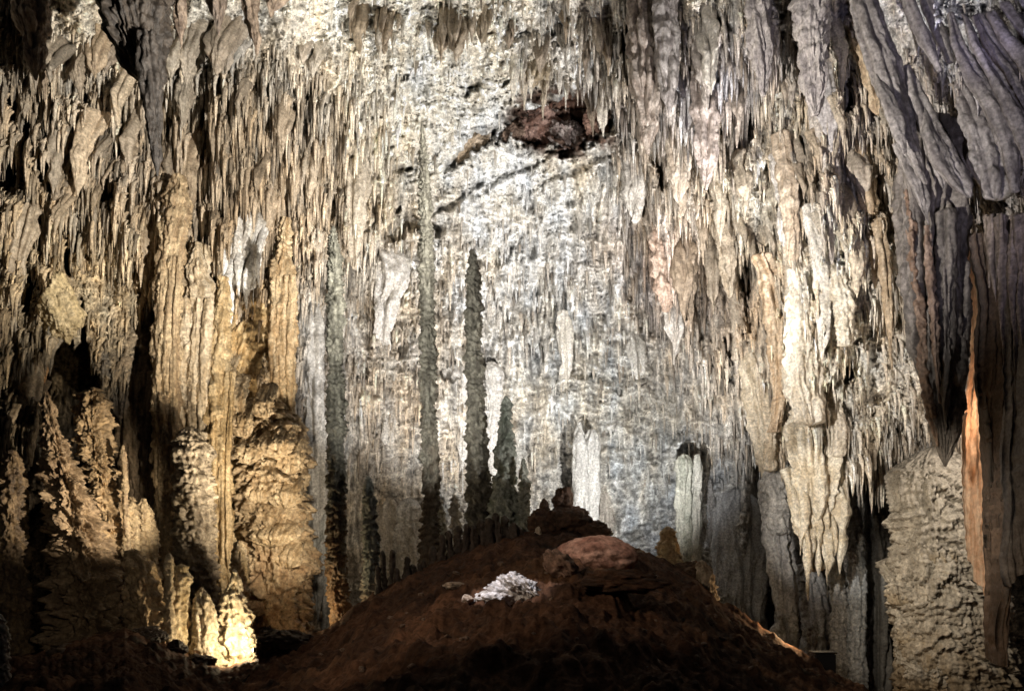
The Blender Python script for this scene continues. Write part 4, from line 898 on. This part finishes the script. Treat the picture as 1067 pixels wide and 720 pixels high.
rock('pale tan slab stuck in the diagonal crack left of the roof hollow', 490, 151, 22, 9, wall_at(490, 151)+.3, (.36,.27,.18), (.54,.43,.32), name='rock_slab', cat='rock slab', seed=66, rough=.4, tilt=-38, rz=.5)

# rows of middling stalactites: each its own object, alike ones in groups
PROTO = {}
def zone(label, group, n, u0, u1, v0, v1, lmin, lmax, wfac, dd, seed, tint=1.0, line=None, brown=(.34,.25,.16), bmix=.45):
    g = np.random.RandomState(seed)
    for k in range(n):
        u = u0+(u1-u0)*g.rand()
        v = v0+(v1-v0)*g.rand() if line is None else np.interp(u, line[:, 0], line[:, 1]) + (g.rand()-.75)*28
        L = lmin+(lmax-lmin)*g.rand()**2.2
        w = L*wfac*(.6+.6*g.rand())
        dd *= .999; d = min(wall_at(u, v), wall_at(u, v+L*.3)) - dd*(.2+.8*g.rand())
        c = wall_col(u, v)*tint
        m = bmix*g.rand()
        c = c*(1-m)+np.array(brown)*m
        bend = (g.rand()-.5)*w*.5
        stalactite(label, [(u, v-3, w*1.15), (u, v+L*.12, w), (u+bend*.5, v+L*.5, w*(.55+.25*g.rand())), (u+bend, v+L*.85, w*.24), (u+bend, v+L, .35)], d, c*.82, np.minimum(c*1.12, .82), group,
                   flute=.8, fw=max(2.2, w*.5), lump=.3, ls=max(4, w*1.2), dens=.8, back=dd+1.2*w*d/FPX)
zone('brown pointed stalactite in the row along the front of the pale roof at upper left', 'brown stalactites along the pale roof at upper left', 24, 0, 345, 0, 0, 22, 62, .24, .9, 111, line=np.array([(0,60),(60,50),(110,62),(180,44),(260,40),(345,52)], float), bmix=.8, brown=(.22,.155,.10), tint=.75)
zone('brown pointed stalactite in the row along the front of the central roof', 'brown stalactites along the front of the central roof', 20, 352, 640, 0, 0, 16, 48, .25, .9, 112, line=np.array([(352,16),(400,28),(480,24),(540,40),(600,34),(640,50)], float), bmix=.8, brown=(.24,.165,.10), tint=.75)
zone('small tan stalactite in the dense fringe at the upper left', 'tan stalactites of the upper left fringe', 50, -10, 345, 60, 210, 22, 80, .16, .8, 101)
zone('tan stalactite along the ragged lip over the left hollow', 'stalactites along the lip of the left hollow', 26, -5, 205, 0, 0, 24, 60, .10, .35, 102, line=np.array([(-5,440),(40,400),(60,325),(90,330),(125,390),(150,300),(205,240)], float))
zone('small golden brown stalactite under the central roof', 'stalactites under the central roof', 14, 350, 660, 12, 70, 14, 46, .18, .7, 103, bmix=.95, tint=.8)
zone('brown stalactite on the rim of the arch around the dark hollow', 'stalactites on the arch rim', 34, 520, 690, 0, 0, 18, 55, .13, .5, 104, line=np.array([(520,60),(560,72),(620,88),(650,110),(690,170)], float))
zone('lilac brown stalactite in the crowded fringe of the upper right', 'lilac brown stalactites of the upper right fringe', 60, 690, 940, -10, 250, 25, 95, .15, .7, 105)
zone('short cream stalactite on the hem of the right mass above the black gap', 'cream stalactites on the hem of the right mass', 34, 792, 975, 0, 0, 16, 46, .10, .3, 106, line=np.array([(792,462),(830,480),(880,488),(935,484),(975,478)], float))
zone('small pale stalactite on the back wall behind the tall stalagmites', 'pale stalactites of the back wall', 30, 380, 740, 200, 330, 18, 48, .09, .15, 107, bmix=.2)
#=====END=====

# thousands of finger-thin drips that nobody could count
def small_drips(n=27000):
    g = np.random.RandomState(77)
    u = g.uniform(-120, 1180, n*4); v = g.uniform(-120, 500, n*4)
    A = np.clip(sample(F_DRIP, u, v), 0, 1.2)
    e = np.interp(u, EDGE_L[:, 0], EDGE_L[:, 1])
    keep = (g.rand(n*4) < A**1.9) & ~((u < 215) & (v > e-8)) & ~((np.abs(u-585) < 56) & (np.abs(v-126) < 32))
    u, v = u[keep][:n], v[keep][:n]; n = len(u)
    i = np.clip(((u-WUS[0])/1.12).round().astype(int), 3, len(WUS)-4); j = np.clip(((v-WVS[0])/1.12).round().astype(int), 3, len(WVS)-30)
    d = np.minimum(WD[j, i], WD[j+6, i]) - .02 - .22*g.rand(n)**2
    sA = np.clip(sample(F_DRIP, u, v), .2, 1.2)
    L = (6+30*g.rand(n)**2.2)*(.55+.6*sA); w = np.clip(L*(.045+.05*g.rand(n)), .7, 2.3)
    c = WCOL[j, i]*(.75+.75*g.rand(n)**1.5)[:, None]
    br = (g.rand(n)**2*.5)[:, None]
    c = c*(1-br)+br*np.array([.36, .26, .16])*np.clip(c.mean(1, keepdims=True)*2.4, .2, 1.1)
    S, R = 6, 5
    prof = np.array([.8, 1.0, .75, .42, .06]); tz = np.array([-.08, .12, .45, .8, 1.0])
    s = d/FPX
    th = np.arange(S)/S*2*np.pi
    jit = 1+.35*(g.rand(n, R, S)-.5)
    rad = (w[:, None]*prof[None])[:, :, None]*jit
    bx = (g.rand(n)-.5)*w*.8
    X = (u-HU)[:, None, None]*s[:, None, None] + (rad*np.cos(th) + (bx[:, None]*tz[None])[:, :, None])*s[:, None, None]
    bk = np.array([4.0, 1.2, 0, 0, 0])
    Y = d[:, None, None] + rad*np.sin(th)*s[:, None, None] + (bk[None, :]*(w*s)[:, None])[:, :, None]
    Z = CZ + ((HV-v)[:, None, None] - (L[:, None]*tz[None])[:, :, None])*s[:, None, None] + 0*rad
    P = np.stack([X, Y, Z], -1).reshape(-1, 3)
    cc = np.repeat(c, R*S, 0).reshape(n, R, S, 3)*np.linspace(1.05, .8, R)[None, :, None, None]
    f = grid_faces(R, S, True)
    F = (f[None]+(np.arange(n)*R*S)[:, None, None]).reshape(-1, 4)
    me = make_mesh('small_drips', P, F, cc.reshape(-1, 3))
    tag(link('small_drips', me, M_DRIP), kind='stuff')
small_drips()

# the spotlight on the right slope and the lamp on the left
def box(name, cx, cy, cz, sx, sy, sz, mat, parent, bev=.02):
    import bmesh
    bm = bmesh.new(); bmesh.ops.create_cube(bm, size=1)
    for vv in bm.verts: vv.co = (vv.co.x*sx+cx, vv.co.y*sy+cy, vv.co.z*sz+cz)
    bmesh.ops.bevel(bm, geom=bm.edges[:], offset=bev, segments=2, affect='EDGES')
    me = bpy.data.meshes.new(name); bm.to_mesh(me); bm.free()
    return link(name, me, mat, parent=parent)
b = at(857, 702, 22.2)
t = empty('lamp_housing', b, 'dark square lamp housing at the lower end of the lit path edge', 'lamp housing')
box('casing', 0, 0, .33, .62, .5, .62, M_METAL, t, .03); box('lid', 0, 0, .665, .68, .56, .05, M_METAL, t, .015)
b = at(268, 690, 24.4)
t = empty('floor_lamp', b, 'small warm floor spotlight glowing at the foot of the white stalagmite', 'spotlight')
c_ = box('casing', -.05, .05, .42, .16, .22, .16, M_METAL, t); box('bracket', 0, 0, .18, .04, .04, .36, M_METAL, t, .008); box('lens', -.145, .05, .42, .02, .16, .12, M_LENS, c_, .005)

# ------------------------------------------------------------------ light
def spot(name, pos, tgt, watts, rgb, angle=60, blend=.6, size=.3):
    l = bpy.data.lights.new(name, 'SPOT'); l.energy = watts; l.color = rgb
    l.spot_size = math.radians(angle); l.spot_blend = blend; l.shadow_soft_size = size
    o = bpy.data.objects.new(name, l); COL.objects.link(o); o.location = pos
    from mathutils import Vector
    dv = Vector(tgt)-Vector(pos); o.rotation_euler = dv.to_track_quat('-Z', 'Y').to_euler()
    return o
def lamp(name, pos, watts, rgb, size=.1):
    l = bpy.data.lights.new(name, 'POINT'); l.energy = watts; l.color = rgb; l.shadow_soft_size = size
    o = bpy.data.objects.new(name, l); COL.objects.link(o); o.location = pos; return o

WARM = (1, .80, .55); NEUT = (1, .93, .82); COOL = (.86, .92, 1.0); VIO = (.80, .76, 1.0)
spot('unseen_spot', (11.0, 25.0, 6.0), at(510, 100, 42), 36000, (1, .985, .97), 66, .8, .12)          # back wall
spot('unseen_spot', (-4.0, 30, 3.5), at(480, 260, 44), 11000, (1, .98, .96), 85, .8, .15)  # added weaker fill on the back wall from the left
spot('unseen_spot', (6.0, 29, 4.0), at(600, 400, 46), 14500, (1, .98, .945), 85, .8, .12)
spot('unseen_spot', (5.0, 12, 8.5), at(150, 118, 31), 54000, (1, .95, .87), 50, .7, .1)        # left fringe
spot('unseen_spot', (-6.5, 13, 7.5), at(850, 240, 32), 44000, (1, .95, .88), 50, .9, .1)          # right mass
spot('unseen_spot', (9.0, 11, 3.0), at(960, 40, 24), 4200, VIO, 55, .9)
spot('unseen_spot', (12.6, 18.5, 14.0), at(992, 10, 22.5), 500, (.62, .58, 1.0), 40, .8)
spot('unseen_spot', (5.0, 17, 7.5), at(985, 590, 28), 7500, (1, .88, .70), 34, .8)          # flowstone
spot('unseen_spot', (6.5, 26, -.5), at(810, 590, 37), 5200, (.95, .96, 1), 70, .8)
spot('unseen_spot', at(335, 560, 27.0), at(266, 500, 33), 2300, (1, .85, .64), 95, .8)      # golden columns
spot('unseen_spot', (-7, 11, 3.0), at(440, 370, 27), 10500, (1, .96, .88), 34, .8)            # added front fill on the slender stalagmites, source unseen
spot('unseen_spot', (3.0, 19, 5.0), at(858, 535, 32.5), 9500, (1, .94, .84), 24, .7, .08)     # added to brighten the cream drapery, source unseen
spot('unseen_spot', (-8.6, 25.5, 1.5), at(238, 360, 34), 4200, (1, .87, .68), 52, .8, .1)     # tan columns
spot('unseen_spot', (7.5, 21, 3.5), at(455, 400, 27), 2400, (1, .95, .87), 46, .8, .1)     # added rim light on the slender stalagmites from the right
lamp('floor_lamp_light', at(259, 671, 25.0), 420, (1, .80, .50), .06)
spot('unseen_spot', at(252, 515, 22.5), at(82, 500, 26.5), 4600, (1, .84, .62), 50, .6, .05)
spot('unseen_spot', (-5.5, 11, 2.6), at(75, 600, 25), 550, (1, .82, .58), 34, .8, .2)  # added warm fill for the lower left, source unseen
lamp('curtain_lamp', at(1040, 440, 26.3), 480, (1, .88, .74), .1)
_t = at(528, 616, gd(530, 620)); spot('unseen_spot', tuple(_t+np.array([-3.0, -2.5, 5.0])), tuple(_t), 1700, (.97, .95, 1), 19, .35, .03)
_t = at(612, 580, gd(619, 588)-.6); spot('unseen_spot', tuple(_t+np.array([-1.5, -3.0, 5.0])), tuple(_t), 850, (1, .88, .78), 24, .5, .03)
lamp('path_lamp', at(822, 655, 24.6), 220, (1, .66, .34), .05)
lamp('path_lamp', at(702, 560, 27.5), 160, (1, .78, .45), .05)
spot('unseen_spot', (-7, 6, 6.5), (1, 19, 1.5), 2300, (1, .82, .62), 62, .9, .15)  # unseen front fill added over the mound

w = bpy.data.worlds.new('World'); SC.world = w; w.use_nodes = True
w.node_tree.nodes['Background'].inputs[0].default_value = (.55, .6, .7, 1)
w.node_tree.nodes['Background'].inputs[1].default_value = .018

# ------------------------------------------------------------------ camera
cd = bpy.data.cameras.new('camera'); cam = bpy.data.objects.new('camera', cd); COL.objects.link(cam)
cam.location = (0, 0, CZ); cam.rotation_euler = (math.radians(90), 0, 0)
cd.sensor_fit = 'HORIZONTAL'; cd.sensor_width = 36; cd.lens = FPX/1067*36
cd.shift_y = (HV-360)/1067
cd.clip_start = .1; cd.clip_end = 500
SC.camera = cam

SC.view_settings.view_transform = 'Standard'; SC.view_settings.look = 'None'; SC.view_settings.exposure = 0; SC.view_settings.gamma = 1
SC.render.engine = 'CYCLES'
cy = SC.cycles
cy.max_bounces = 4; cy.diffuse_bounces = 2; cy.glossy_bounces = 1; cy.transmission_bounces = 2; cy.caustics_reflective = False; cy.caustics_refractive = False
try:
    cy.use_denoising = DENOISE; cy.denoiser = 'OPENIMAGEDENOISE'; cy.denoising_input_passes = 'RGB_ALBEDO_NORMAL'
except Exception as e:
    print('denoise', e)
